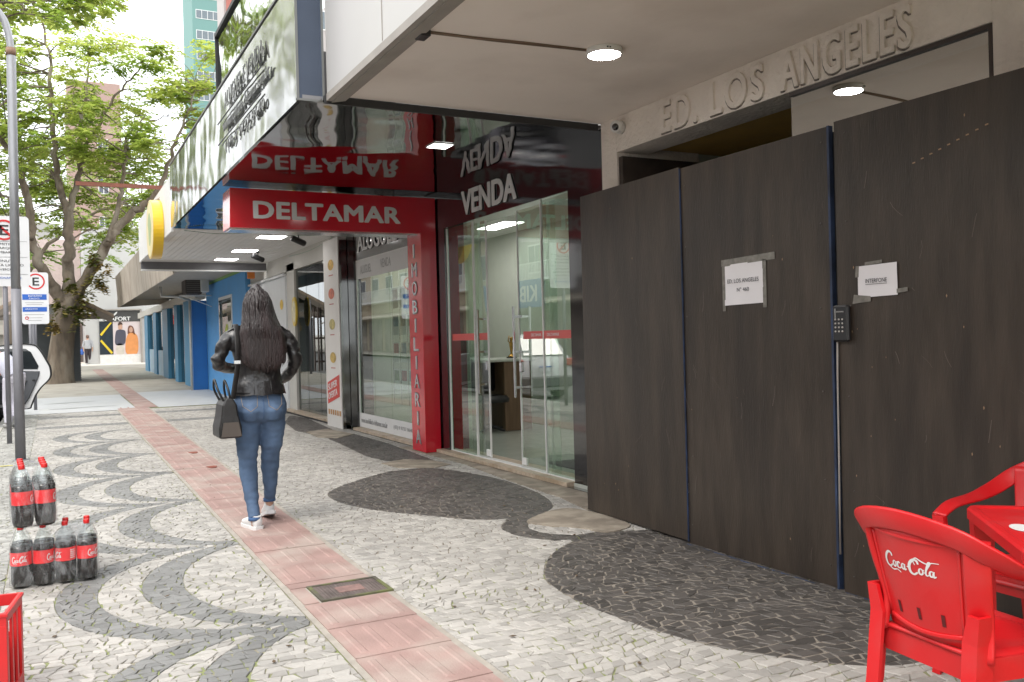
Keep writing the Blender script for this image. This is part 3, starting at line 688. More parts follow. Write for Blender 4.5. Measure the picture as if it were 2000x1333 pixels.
tag(b.build('ceiling_cable', mat('brown cable', (.20, .14, .10), .7)), 'pair of brown cables running across the canopy soffit to the round lamp', 'cable')
jb = B(); jb.rbox((1.90, 4.63, 3.068), (.06, .10, .042), ch=.004); tag(jb.build('junction_box', M_blk_pl), 'small black junction box at the canopy edge', 'junction box')
sc = thing('security_camera', 'white dome security camera on the stucco beam beside the black shop front', 'camera', (WX, 5.78, 2.99))
b = B(); b.lathe([(.052, 0), (.052, .03), (.045, .04)], (WX, 5.80, 2.99), 24, Matrix.Rotation(R(-90), 4, 'Y')); b.build('mount', M_alu, sc)
Md = Vector((-.75, -.6, -.25)).normalized().to_track_quat('Z', 'Y').to_matrix().to_4x4()
b = B(); b.lathe([(.02, -.035), (.042, -.03), (.05, -.01), (.050, .012), (.040, .030), (.028, .034)], (WX-.07, 5.77, 2.985), 24, Md); b.build('shell', M_alu, sc)
b = B(); b.lathe([(.027, .033), (.027, .037), (.016, .046), (.004, .049)], (WX-.07, 5.77, 2.985), 20, Md); b.build('lens', mat('lens black', (.01, .01, .012), .08, coat=1), sc)
b = B(); b.cyl((WX-.005, 5.80, 2.99), (WX-.06, 5.775, 2.987), .022, .03); b.build('neck', M_alu, sc)

# ================================================================== hoarding
M_ply = mat('dark stained plywood', (.050, .038, .029), .36, var=.32, scale=5, stretch=(3, 3, .5), bump=.0016, bscale=40, col2=(.024, .019, .016), dscale=1.5, c2pos=(.40, .66), damt=.65, spec=.45)
M_blue = mat('blue painted edge', (.022, .038, .085), .6, var=.7, scale=8, bump=.001)
ho = thing('hoarding', 'tall dark plywood hoarding boarding up the entrance', 'hoarding', (3.6, 3.6, 0))
HX = 3.565
def ply(ya, yb, X0, X1, z0, z1, seed):
    random.seed(seed); bb = B()
    bb.add([(X0, ya, z0), (X1, yb, z0), (X1, yb, z1), (X0, ya, z1), (X0+.016, ya, z0), (X1+.016, yb, z0), (X1+.016, yb, z1), (X0+.016, ya, z1)],
           [(0, 1, 2, 3), (4, 7, 6, 5), (3, 2, 6, 7), (0, 4, 5, 1), (1, 5, 6, 2), (0, 3, 7, 4)])
    return bb.build('panel', M_ply, ho)
p1 = ply(5.70, 4.475, HX+.025, HX-.005, .025, 2.400, 1); p2 = ply(4.467, 3.262, HX+.006, HX+.005, .01, 2.392, 2); p3 = ply(3.205, .90, HX-.02, HX+.0, .0, 2.398, 3)
p4 = ply(.89, -.4, HX, HX, .0, 2.4, 4)
for q in ((HX+.02, HX+.06, 3.19, 3.29, .0, 2.36), (HX+.03, HX+.07, 4.45, 4.49, .02, 2.38), (HX+.04, HX+.08, 5.62, 5.68, .02, 2.38)): B().box(*q).build('post', M_dark, ho)
for q in ((HX-.012, HX+.018, 3.247, 3.261, .0, 2.39), (HX-.004, HX+.0045, 4.467, 4.474, .02, 2.39)): B().box(*q).build('blue_edge', M_blue, ho)
b = B()
for ya, yb in ((.9, 3.2), (3.27, 4.46)): b = B(); b.tube([(HX-.022, ya, .004), (HX-.024, (ya+yb)/2, .006), (HX-.02, yb, .005)], .006, 5); b.build('blue_base_line', M_blue, ho)
b = B(); random.seed(5)
for _ in range(34):
    y = random.uniform(2.3, 3.15) if random.random() < .6 else random.uniform(3.3, 5.6); z = random.uniform(.2, 2.3); s = random.uniform(.0018, .006)
    X = HX-.0215 if y < 3.2 else (HX-.001)
    b.add([(X-.001, y-s*.6, z), (X-.001, y+s*.2, z-s*1.5), (X-.001, y+s*.6, z+s*.3), (X-.001, y, z+s*1.6)], [(0, 1, 2, 3)])
for k in range(9): y = 2.75-k*.045; z = 2.10+k*.012; b.add([(HX-.0215, y, z), (HX-.0215, y-.016, z+.002), (HX-.0215, y-.014, z+.008), (HX-.0215, y, z+.006)], [(0, 1, 2, 3)])
b.build('chipped_spots', mat('bare splintered wood', (.30, .20, .12), .8), ho)['kind'] = 'stuff'
b = B(); random.seed(8)
for _ in range(60):
    y = random.uniform(1.6, 3.15) if random.random() < .55 else random.uniform(3.3, 5.6); z = random.uniform(.1, 2.2)**1.1; X = HX-.0212 if y < 3.2 else HX-.0015
    if 3.15 < y < 3.3 or 4.44 < y < 4.5: continue
    a = random.gauss(1.4, .5); l = random.uniform(.02, .12); c_ = random.uniform(-.01, .01); wd = random.uniform(.0005, .0014)
    P = [(X-.0004, y+math.cos(a)*l*t_+c_*math.sin(3*t_), z+math.sin(a)*l*t_) for t_ in (0, .33, .66, 1)]
    b.add([p for q in P for p in ((q[0], q[1]-wd, q[2]), (q[0], q[1]+wd, q[2]))], [(2*i, 2*i+1, 2*i+3, 2*i+2) for i in range(3)])
b.build('scratches', mat('dusty scratch', (.15, .125, .105), .8), ho)['kind'] = 'stuff'
b = B()
for y in (5.64, 4.53, 4.42, 3.32, 3.14, 2.2, 1.2):
    for z in (.12, .55, 1.0, 1.45, 1.9, 2.3):
        X = HX-.0205 if y < 3.2 else (HX+.0 if y < 4.46 else HX+.002+(y-4.475)/1.225*.028)
        b.lathe([(.005, 0), (.0045, .0015)], (X+.0005, y+random.uniform(-.02, .02), z+random.uniform(-.03, .03)), 8, Matrix.Rotation(R(-90), 4, 'Y'))
b.build('screw_heads', mat('screw steel', (.10, .09, .08), .5, metal=.5), ho)['kind'] = 'stuff'
# paper notices
M_paper = mat('white paper', (.74, .72, .74), .7, var=.03, scale=6, bump=.0015, bscale=8)
M_tape = mat('clear packing tape', (.20, .19, .17), .12, var=.25, scale=30, bump=.002, bscale=25, spec=.8)
def paper(X, ya, yb, z0, z1, lines, label, tapes, tilt=0):
    t = thing('paper_notice', label, 'notice', (X, (ya+yb)/2, (z0+z1)/2))
    N = 8; bb = B(); vs = []
    for i in range(N+1):
        for k in range(N+1):
            y = ya+(yb-ya)*i/N; z = z0+(z1-z0)*k/N + tilt*(i/N-.5); vs.append((X-.004-.003*noise.noise(Vector((y*9, z*9, 3))), y, z))
    bb.add(vs, [(i*(N+1)+k, (i+1)*(N+1)+k, (i+1)*(N+1)+k+1, i*(N+1)+k+1) for i in range(N) for k in range(N)], True); bb.build('sheet', M_paper, t)
    bb = B()
    for (s_, y, z, wd, ht, bo) in lines: text(bb, s_, (X-.0085, y, z), (0, -1, 0), Vector((0, -tilt*.0, 1)), wd, ht, .0006, bold=bo)
    bb.build('lettering', mat('ink', (.10, .10, .11), .6), t)
    for q in tapes:
        bb = B(); bb.slab([(X-.0035, a_, c_) for a_, c_ in q], (-.0006, 0, 0)); bb.build('tape', M_tape, t)
XP = HX+.005
paper(XP, 4.075, 3.755, 1.505, 1.745, [('ED. LOS ANGELES', 4.045, 1.632, .26, .024, .0), ('N° 460', 3.965, 1.580, .10, .024, .0)], 'white paper notice with two printed lines on the middle plywood panel',
      [[(4.10, 1.735), (3.66, 1.745), (3.66, 1.785), (4.10, 1.775)], [(4.095, 1.47), (4.07, 1.47), (4.07, 1.74), (4.095, 1.74)], [(3.758, 1.48), (3.73, 1.48), (3.73, 1.75), (3.758, 1.75)]], .004)
XP = HX-.02
paper(XP, 3.075, 2.845, 1.500, 1.655, [('INTERFONE', 3.025, 1.568, .125, .020, .0)], 'white paper notice with one underlined word on the right hand plywood panel',
      [[(3.11, 1.47), (3.0, 1.478), (3.0, 1.503), (3.10, 1.515)], [(3.09, 1.60), (3.07, 1.60), (3.065, 1.655), (3.085, 1.655)], [(2.85, 1.51), (2.79, 1.515), (2.79, 1.535), (2.85, 1.53)], [(3.03, 1.655), (2.93, 1.66), (2.93, 1.675), (3.03, 1.67)]], .004)
b = B(); b.box(XP-.0092, XP-.0086, 2.900, 3.025, 1.560, 1.562); o = b.build('notice_underline', mat('ink', (0, 0, 0)), bpy.data.objects['paper_notice.001'])
# entry phone
kp = thing('entry_phone', 'small black keypad entry phone wedged in the gap of the hoarding', 'intercom', (HX-.03, 3.175, 1.38))
b = B(); b.rbox((HX-.037, 3.17, 1.375), (.03, .10, .185), ch=.01); b.build('body', M_blk_pl, kp)
for i in range(3):
    for k in range(4):
        b = B(); b.rbox((HX-.0535, 3.195-i*.022, 1.395-k*.020), (.004, .011, .009), ch=.002); b.build('key', mat('pale key', (.42, .40, .38), .5), kp)
b = B(); b.box(HX-.0545, HX-.052, 3.14, 3.20, 1.43, 1.437).box(HX-.054, HX-.052, 3.19, 3.20, 1.40, 1.45); b.build('speaker_grille', M_steel2, kp)
b = B(); b.tube([(HX-.03, 3.205, 1.29), (HX-.03, 3.21, 1.1), (HX-.028, 3.215, .7), (HX-.03, 3.22, .2)], .005, 6); b.build('wire', M_grey_lip, kp)

# ================================================================== snack shop
M_board = mat('white soffit boards', (.70, .70, .69), .55, var=.04, scale=3)
sn = thing('snack_shop', 'snack shop with white boarded canopy, glass door and food pictures', 'shop', (WX, 16, 0))
b = B()
for i in range(24):
    x0 = 1.62+i*.102; b.box(x0, x0+.097, 13.56, 18.72, ZS-.004, ZS+.02)
b.build('canopy_soffit', M_board, sn)
b = B(); b.box(1.64, 4.05, 13.56, 18.7, ZS+.022, ZS+.3); b.build('canopy_core', M_board, sn)
b = B()
for i in range(52): y0 = 13.56+i*.1; b.box(1.575, 1.61, y0, y0+.092, ZS-.04, 3.80)
b.build('canopy_fascia', M_board, sn)
b = B(); b.box(1.60, 4.03, 18.73, 18.80, 2.87, 3.02); b.build('end_beam', mat('slate grey beam', (.13, .13, .14), .5), sn)
b = B(); b.box(1.60, 4.03, 18.70, 18.83, 2.845, 2.869).box(1.60, 4.03, 18.70, 18.83, 3.021, 3.04); b.build('beam_trim', M_alu, sn)
b = B(); b.box(WX, WX+.2, 13.2, 14.05, 0, 3.04).box(WX, WX+.2, 16.55, 17.12, 0, 2.85).box(WX, WX+.2, 14.05, 20.6, 2.72, 3.04); b.build('frame_wall', mat('warm grey frame', (.50, .49, .46), .6, var=.05), sn)
b = B(); b.box(3.97, 4.05, 13.15, 17.12, -.02, .045); b.build('plinth', M_dark, sn)
b = B(); b.box(3.95, 4.3, 14.0, 17.14, .046, .085); b.build('sill', M_sill, sn)
for (ya, yb) in ((14.06, 14.98), (15.00, 15.80), (15.82, 16.54)): pane(sn, 4.10, ya, yb, .09, 2.7, glass('dark shop glass', (.45, .50, .48), 2.3))
for y in (14.87, 15.13):
    b = B(); b.box(4.03, 4.05, y-.02, y+.02, .85, 1.95).box(4.05, 4.10, y-.012, y+.012, 1.0, 1.03).box(4.05, 4.10, y-.012, y+.012, 1.77, 1.80).box(4.05, 4.10, y-.012, y+.012, 1.4, 1.43); b.build('door_handle', mat('brown steel', (.08, .06, .05), .35, metal=.5), sn)
b = B(); b.box(4.31, 8, 14, 17, 2.9, 3.0).box(7.9, 8, 13.4, 17.2, 0, 3).box(4.3, 8, 17.1, 17.2, 0, 3); b.build('interior_wall', mat('dim interior', (.22, .22, .20), .8), sn)
# food picture pillar
b = B(); b.box(3.91, 4.05, 13.17, 13.98, .0, 2.95); b.build('picture_pillar', mat('white print panel', (.70, .68, .66), .4, var=.03), sn)
foods = [(2.55, (.60, .36, .05)), (2.1, (.55, .16, .10)), (1.62, (.45, .38, .14)), (1.1, (.50, .34, .08))]
for z, c_ in foods:
    b = B(); P = [(3.907, 13.56+.16*math.cos(a), z+.085*math.sin(a)) for a in [i*math.pi/8 for i in range(16)]]; b.slab(P, (-.002, 0, 0)); b.build('food_picture', mat('food print %.1f' % z, c_, .5, var=.45, scale=16), sn)
    b = B(); b.box(3.905, 3.908, 13.45, 13.68, z-.17, z-.155); b.build('caption', mat('caption red', (.45, .12, .10), .5), sn)
b = B(); b.slab([(3.907, 13.90, .36), (3.907, 13.25, .50), (3.907, 13.25, .84), (3.907, 13.90, .70)], (-.002, 0, 0)); b.build('price_flash', mat('red print', (.55, .03, .02), .45), sn)
b = B(); text(b, 'SUPER', (3.9045, 13.86, .57), (0, -1, .2), (0, 0, 1), .5, .1, .001, bold=.02); text(b, 'OFERTA', (3.9045, 13.86, .43), (0, -1, .2), (0, 0, 1), .5, .1, .001, bold=.02); b.build('price_lettering', M_white_pl, sn)
b = B()
for i in range(6): b.box(3.905, 3.908, 13.22+i*.12, 13.29+i*.12, .20, .28)
b.build('pattern_band', mat('food print band', (.45, .22, .06), .5, var=.4, scale=30), sn)
# white ribbed side wall with icons
b = B()
for i in range(40):
    y0 = 17.14+i*.085; b.box(4.03, 4.06, y0, y0+.065, 0, 2.62)
b.box(4.06, 4.12, 17.13, 20.6, 0, 2.65); b.box(4.0, 4.12, 17.13, 20.6, 2.65, 2.69)
b.build('ribbed_wall', mat('cool white ribs', (.66, .68, .70), .5, var=.03), sn)
for z, c_ in ((2.1, (.62, .42, .06)), (1.55, (.50, .12, .08))):
    b = B(); P = [(4.024, 17.45+.13*math.cos(a), z+.10*math.sin(a)) for a in [i*math.pi/8 for i in range(16)]]; b.slab(P, (-.002, 0, 0)); b.build('wall_icon', mat('icon print %.2f' % z, c_, .5, var=.4, scale=12), sn)
for loc, lb in (((3.14, 14.18, ZS-.006), 'nearest of three lit panels in the white boarded soffit'), ((3.15, 16.40, ZS-.006), 'middle of three lit panels in the white boarded soffit'), ((3.12, 18.15, ZS-.006), 'farthest of three lit panels in the white boarded soffit')):
    lightpanel(loc, .40, .40, lb, group='lit panels in the boarded soffit')
# spot lights and string of small green lights
for (x, y, z, lb) in ((3.45, 13.70, 2.93, 'black spotlight under the boarded soffit, nearer the real estate window'), (3.42, 16.6, 2.93, 'black spotlight under the boarded soffit, farther along towards the blue wall')):
    t = thing('spotlight', lb, 'spotlight', (x, y, ZS), 0, 'black spotlights under the canopy')
    b = B(); b.cyl((x, y, ZS-.005), (x, y, z), .009); b.cyl((x, y, ZS-.005), (x, y, ZS-.02), .03); b.build('stem', M_blk_pl, t)
    d = Vector((-.82, -.2, .30)).normalized(); c_ = Vector((x, y, z))
    b = B(); b.tube([c_-d*.12, c_-d*.10, c_+d*.10, c_+d*.12], [.035, .048, .048, .044], 16); b.build('head', M_blk_pl, t)
b = B(); gl = B()
pts = interp([(1.75, 13.53, 3.02), (2.2, 13.52, 2.985), (2.7, 13.53, 3.01), (3.1, 13.52, 2.985), (3.5, 13.55, 3.0), (3.95, 13.6, 3.0), (3.98, 15.0, 2.93), (3.97, 16.5, 2.96)], 16)
b.tube(pts, .003, 4)
for i, p in enumerate(pts): gl.lathe([(.001, -.006), (.006, 0), (.001, .006)], p+Vector((0, 0, -.006)), 6)
sl_ = thing('string_lights', 'string of tiny pale green lights draped along the canopy edge', 'string lights', (2.8, 13.55, 3.0))
b.build('wire', mat('green wire', (.10, .20, .13), .6), sl_); gl.build('bulbs', mat('pale bulb', (.45, .62, .52), .3), sl_)['kind'] = 'stuff'
# oval hanging plaque at the glass door
t = thing('oval_plaque', 'small yellow oval plaque on the glass shop door frame', 'sign', (4.0, 16.2, 1.9))
b = B(); P = [(4.0, 16.25+.17*math.cos(a), 1.92+.27*math.sin(a)) for a in [i*math.pi/12 for i in range(24)]]; b.slab(P, (-.03, 0, 0)); b.build('disc', mat('yellow plaque', (.62, .45, .05), .4), t)
b = B(); P = [(3.968, 16.25+.12*math.cos(a), 1.92+.20*math.sin(a)) for a in [i*math.pi/12 for i in range(24)]]; b.slab(P, (-.004, 0, 0)); b.build('emblem', mat('pale plaque print', (.60, .56, .40), .5, var=.3, scale=14), t)
# big round yellow sign on the fascia
t = thing('round_sign', 'large round yellow sign projecting from the white canopy edge', 'sign', (1.47, 14.4, 3.2))
cx, cz = 1.36, 3.19; b = B(); RY = 14.95
Mx = Matrix.Rotation(R(90), 4, 'X')
def disc(bb, cx, y0, y1, cz, rx, rz, n=48):
    bb.slab([(cx+rx*math.cos(2*math.pi*i/n), y0, cz+rz*math.sin(2*math.pi*i/n)) for i in range(n)], (0, y1-y0, 0))
# the disc stands square to the fascia: its face looks to the road, its rim to the camera
b.slab([(1.42, RY+.56*math.cos(2*math.pi*i/48), cz+.46*math.sin(2*math.pi*i/48)) for i in range(48)], (.15, 0, 0)); b.build('rim', mat('yellow enamel', (.74, .47, .012), .3, var=.04, coat=.3), t)
b = B(); b.slab([(1.416, RY+.53*math.cos(2*math.pi*i/48), cz+.43*math.sin(2*math.pi*i/48)) for i in range(48)], (.004, 0, 0)); b.build('face', mat('pale yellow face', (.70, .60, .30), .4, var=.1, scale=3), t)
b = B(); P = [(1.413, RY+.2*math.cos(a)*(1.3 if math.sin(a) > 0 else .8), cz+.26*math.sin(a)) for a in [i*math.pi/8 for i in range(16)]]; b.slab(P, (.003, 0, 0)); b.build('emblem', mat('green emblem', (.34, .42, .20), .5), t)
b = B(); b.cyl((1.42, RY, 3.6), (1.60, RY, 3.7), .02); b.build('bracket', M_grey_lip, t)
# rusty beam sticking out
b = B(); b.box(.44, 2.0, 16.97, 17.03, 4.17, 4.225); b.box(.44, 2.0, 16.99, 17.01, 4.225, 4.24)
tag(b.build('rusty_beam', mat('rust', (.20, .075, .05), .8, var=.3, scale=12)), 'thin rusty red beam projecting over the pavement before the tree', 'beam')
# core above snack shop
b = B(); b.box(4.3, 12, 6.2, 20.6, 3.05, 6.0); tag(b.build('upper_block', M_fascia_w), 'plain pale upper storey above the shops, mostly hidden', 'building')

# ================================================================== blue shop
M_blu = mat('deep blue paint', (.022, .165, .47), .5, var=.08, scale=2, col2=(.03, .13, .34), dscale=1.4, c2pos=(.5, .7), damt=.4)
M_lblu = mat('light blue paint', (.10, .33, .66), .6, var=.08, scale=2)
M_colblu = mat('column blue paint', (.06, .24, .42), .5, var=.1, scale=2)
M_corr = mat('weathered corrugated sheet', (.42, .375, .32), .6, var=.16, scale=2, stretch=(1, 3, .6), col2=(.26, .21, .17), dscale=1.6, c2pos=(.45, .65), damt=.6)
bs = thing('blue_shop', 'blue painted shop with columns and a weathered corrugated canopy', 'building', (3.9, 26.4, GZ(26)))
b = B(); b.box(3.95, 4.3, 20.62, 26.38, 0, 3.02); b.build('side_wall', M_lblu, bs)
b = B(); b.box(3.56, 3.95, 26.4, 26.9, .0, 2.62); b.build('corner_pier', M_blu, bs)
b = B(); b.slab([(3.949, 26.3, 3.03), (3.949, 20.7, 3.03), (3.949, 20.7, 3.75), (3.949, 26.3, 3.42)], (.3, 0, 0)); b.build('green_band', mat('green painted band', (.22, .40, .13), .6, var=.1), bs)
b = B(); b.slab([(3.947, 25.6, 3.1), (3.947, 24.4, 3.45), (3.947, 24.1, 3.45), (3.947, 25.2, 3.1)], (-.004, 0, 0)).slab([(3.947, 23.2, 3.1), (3.947, 22.0, 3.5), (3.947, 21.6, 3.5), (3.947, 22.8, 3.1)], (-.004, 0, 0)); b.build('pale_leaf_motif', mat('pale green motif', (.45, .55, .35), .6), bs)
wf = B(); wf.box(3.93, 3.949, 22.3, 24.2, 1.18, 2.58); fr = wf.build('window', M_alu, bs)
wf = B(); wf.box(3.925, 3.929, 22.38, 24.12, 1.26, 2.5); wf.build('pane', G_far, fr)
wf = B(); wf.slab([(3.924, 23.0+.22*math.cos(a)*(1+.3*math.sin(4*a)), 1.62+.25*math.sin(a)) for a in [i*math.pi/10 for i in range(20)]], (-.003, 0, 0)); wf.build('flower_print', mat('yellow green print', (.35, .40, .06), .6, var=.5, scale=9), fr)
CXF = 3.72
def yat(px, X): return X/math.tan(YAW+math.atan((px-1000)/1723.5))
cols = [(360, 374), (341, 347), (318, 328), (300, 305.5), (283, 289)]
b_ = []
for pa, pb in cols:
    y1, y0 = yat(pa, CXF), yat(pb, CXF)
    b = B(); b.box(CXF, CXF+.25, y0, y1, GZ(y0)-.05, 2.72); b.build('column', M_colblu, bs)
for pa, pb, z0 in ((347, 360, .0), (328, 341, 0), (305.5, 318, .95), (289, 300, .95)):
    y1, y0 = yat(pa, CXF), yat(pb, CXF); g_ = GZ(y0)
    b = B(); b.box(CXF+.1, CXF+.11, y0, y1, g_+z0+.05, 2.70); b.build('window', G_far, bs)
    if z0: b = B(); b.box(CXF+.06, CXF+.2, y0, y1, g_-.05, g_+z0+.05); b.build('low_wall', mat('pale blue paint', (.36, .50, .62), .6, var=.08), bs)
b = B(); b.box(CXF, CXF+.3, 26.9, 46, 2.70, 2.95); b.build('lintel', mat('off white paint', (.62, .60, .56), .6), bs)
b = B(); b.box(CXF+1.5, CXF+1.6, 26.9, 46, 0, 3).box(CXF+.3, 10, 46, 46.1, 0, 3); b.build('inner_wall', mat('pale inner wall', (.50, .50, .48), .7, var=.2, scale=1.5), bs)
b = B(); b.cyl((3.50, 26.36, .08), (3.50, 26.36, 2.62), .035); b.tube([(3.50, 26.36, 2.62), (3.2, 26.3, 2.72), (2.75, 26.3, 2.74), (2.72, 26.3, 3.0)], .04, 8); b.build('downpipe', mat('cream pipe', (.55, .52, .46), .6), bs)
# corrugated fascia: a folded sheet hung from y 19 to 35.5
N = 150; vs = []
for i in range(N+1):
    y = 19.1+(35.6-19.1)*i/N; o_ = .022*(1 if i % 2 else -1)
    vs += [(2.25+o_, y, 2.82), (2.17+o_, y, 3.95)]
b = B(); b.add(vs, [(2*i, 2*i+2, 2*i+3, 2*i+1) for i in range(N)]); b.build('canopy_fascia', M_corr, bs)
b = B(); b.box(2.24, 4.2, 19.1, 35.6, 3.10, 3.16); b.build('canopy_soffit', mat('stained soffit', (.36, .33, .29), .7, var=.15), bs)
b = B(); b.box(2.26, 2.32, 19.1, 35.6, 2.86, 3.10).box(2.24, 4.0, 19.1, 19.14, 2.9, 3.10); b.build('canopy_beam', M_conc, bs)
b = B(); b.slab([(2.2, 35.6, 2.82), (4.0, 35.6, 2.95), (4.0, 35.6, 3.2), (2.2, 35.6, 3.1)], (0, .1, 0)); b.build('canopy_end', M_corr, bs)
b = B(); b.box(3.95, 12, 20.65, 46, 3.76, 4.6); b.build('roof_block', M_corr, bs)
ac = thing('air_conditioner', 'old air conditioning unit on a white bracket beside the blue wall', 'air conditioner', (3.45, 25.3, 2.75))
b = B(); b.rbox((3.42, 25.3, 3.02), (.42, .8, .60), ch=.02); b.build('casing', mat('brown casing', (.05, .04, .035), .5), ac)
b = B(); b.rbox((3.70, 25.2, 3.05), (.22, .7, .55), ch=.02); b.build('side_casing', mat('pale casing', (.50, .50, .48), .5), ac)
b = B(); b.tube([(3.1, 25.3, 2.70), (3.93, 25.3, 2.70)], .02, 6); b.tube([(3.2, 25.3, 2.70), (3.93, 25.3, 2.40)], .015, 6); b.build('bracket', M_alu, ac)
b = B()
for i in range(9): b.box(3.24, 3.60, 24.892, 24.899, 2.78+i*.055, 2.80+i*.055)
b.build('grille', mat('grille grey', (.12, .11, .10), .5), ac)
# things between the snack soffit and blue wall
t = thing('hanging_lantern', 'small orange hanging lantern beyond the boarded soffit', 'lantern', (3.82, 19.5, 2.9))
b = B(); b.rbox((3.86, 19.5, 2.84), (.14, .14, .17), ch=.01); b.build('shade', mat('orange shade', (.65, .20, .03), .5), t)
b = B(); b.cyl((3.86, 19.5, 2.92), (3.86, 19.5, 3.05), .006); b.build('cord', M_dark, t)

# ================================================================== kiosk, far shops
ki = thing('kiosk', 'dark grey slatted kiosk with a tiled gable roof behind the tree', 'kiosk', (.3, 36, GZ(36)))
g0 = GZ(35)
b = B()
for i in range(26): b.box(-1.1, .92, 34.95, 35.0, g0+.02+i*.082, g0+.085+i*.082)
b.box(-1.08, .90, 35.0, 37.0, g0, g0+2.15); b.build('slatted_wall', mat('slate slats', (.085, .095, .10), .6, var=.12), ki)
b = B(); b.box(-1.08, .90, 35.0, 37.0, g0+2.16, g0+2.75); b.build('upper_wall', mat('pale kiosk wall', (.52, .52, .50), .6), ki)
b = B()
for s in (1, -1):
    b.slab([(-.05, 34.3, 3.62), (-.05+s*2.05, 34.3, 2.52), (-.05+s*2.05, 34.3, 2.40), (-.05, 34.3, 3.50)], (0, 3.4, 0))
b.build('roof', mat('weathered roof tiles', (.36, .28, .21), .8, var=.3, scale=9), ki)
b = B()
for s in (1, -1): b.slab([(-.05, 34.25, 3.49), (-.05+s*2.0, 34.25, 2.42), (-.05+s*2.0, 34.25, 2.20), (-.05, 34.25, 3.28)], (0, .05, 0))
b.box(-1.8, 1.7, 34.3, 34.4, 2.36, 2.55); b.build('barge_board', mat('grey timber', (.20, .17, .14), .7, var=.2, scale=8, stretch=(1, 6, 6)), ki)

st = thing('clothes_store', 'pale store front with dark name band and a large fashion poster', 'shop', (3.5, 55, GZ(55)))
g1 = GZ(55)
b = B(); b.box(1.72, 2.42, 55.0, 68, g1, 8.2).box(2.42, 14, 55.0, 68, 3.45, 8.2).box(4.62, 14, 55, 68, g1, 3.45).box(2.42, 4.62, 55.05, 68, g1, 3.45); b.build('wall', mat('pale grey render', (.50, .50, .50), .8, var=.05, scale=.5), st)
b = B(); b.box(2.70, 4.62, 54.9, 54.99, 2.82, 3.44); b.build('name_band', mat('charcoal band', (.06, .06, .06), .5), st)
b = B(); text(b, '& SEAFORT', (2.42, 54.88, 2.86), (1, 0, 0), (0, 0, 1), 1.62, .22, .01, bold=.035); b.build('lettering', M_white_pl, st)
b = B(); b.slab([(2.98, 54.88, 3.18), (3.2, 54.88, 3.14), (3.32, 54.88, 3.24), (3.38, 54.88, 3.38), (3.30, 54.88, 3.36), (3.22, 54.88, 3.26), (3.10, 54.88, 3.24)], (0, -.01, 0)); b.build('bird_emblem', M_white_pl, st)
b = B(); b.box(2.42, 3.12, 54.93, 54.99, .95, 2.82); b.build('display_window', mat('dark window', (.03, .04, .05), .1, spec=.8), st)
b = B(); b.slab([(2.44, 54.92, 2.1), (3.0, 54.92, 2.78), (3.10, 54.92, 2.78), (2.52, 54.92, 2.0)], (0, -.01, 0)).slab([(2.44, 54.92, 1.72), (2.52, 54.92, 1.8), (3.10, 54.92, 1.05), (3.0, 54.92, .98)], (0, -.01, 0)); b.build('yellow_tube_frame', mat('yellow frame', (.70, .52, .03), .5), st)
po = B(); po.box(3.12, 4.55, 54.92, 54.99, .95, 2.81); pst = po.build('poster', mat('pale pink poster', (.62, .54, .55), .6, var=.04), st)
def fig(P, m, nm):
    bb = B(); bb.slab([(x, 54.915, z) for x, z in smooth_poly(P, 4)], (0, -.004, 0)); return bb.build(nm, m, pst)
fig([(3.28, .97), (3.32, 1.5), (3.62, 1.5), (3.66, .97)], mat('poster beige', (.55, .50, .44), .6), 'trousers_print')
fig([(3.22, 1.55), (3.26, 2.2), (3.40, 2.34), (3.62, 2.34), (3.78, 2.2), (3.74, 1.6), (3.5, 1.45)], mat('poster navy', (.07, .07, .10), .6), 'jumper_print')
fig([(3.42, 2.36), (3.40, 2.58), (3.50, 2.70), (3.60, 2.62), (3.60, 2.40)], mat('poster skin', (.50, .30, .22), .6), 'face_print')
fig([(3.39, 2.58), (3.42, 2.76), (3.56, 2.78), (3.63, 2.64), (3.5, 2.64)], mat('poster hair', (.08, .04, .03), .6), 'hair_print')
fig([(3.80, .97), (3.76, 1.6), (3.88, 2.05), (4.05, 2.2), (4.3, 2.1), (4.42, 1.8), (4.36, .97)], mat('poster orange', (.66, .27, .09), .6, var=.1), 'dress_print')
fig([(3.88, 2.1), (3.92, 2.5), (4.06, 2.58), (4.2, 2.45), (4.26, 2.05), (4.15, 2.15), (4.0, 2.15)], mat('poster brown hair', (.16, .07, .05), .6), 'hair_print')
bb = B(); bb.slab([(x, 54.909, z) for x, z in smooth_poly([(3.99, 2.2), (3.97, 2.38), (4.06, 2.5), (4.15, 2.38), (4.12, 2.2)], 4)], (0, -.003, 0)); bb.build('face_print', mat('poster skin', (.5, .3, .22)), pst)
b = B(); b.box(2.42, 4.55, 54.9, 54.99, g1, .94); b.build('base_panel', mat('white base', (.70, .69, .68), .6), st)
b = B(); b.box(4.56, 4.66, 54.8, 54.9, g1, 3.5).box(2.7, 4.6, 54.8, 54.9, 3.45, 3.52); b.build('edge_frame', M_grey_lip, st)
rs = thing('red_shop', 'small red fronted shop with dark open doorway at the far end', 'shop', (1.2, 60, GZ(60)))
g2 = GZ(60)
b = B(); b.box(-2.5, 1.70, 60.3, 66, g2, 8.0); b.build('wall', mat('pale pink render', (.55, .45, .42), .8, var=.1), rs)
b = B(); b.box(.2, 1.55, 60.1, 60.29, g2, 2.9); b.build('doorway', mat('dark shop inside', (.06, .035, .03), .6, var=.6, scale=2), rs)
b = B(); b.box(1.35, 1.52, 60.0, 60.1, g2, 3.2).box(.1, 1.52, 60.0, 60.1, 3.05, 3.3); b.build('red_frame', mat('red frame', (.50, .05, .03), .5), rs)
b = B(); b.box(.15, 1.0, 59.9, 59.99, 2.72, 2.98); b.build('shop_sign', mat('orange red sign', (.75, .10, .03), .5), rs)
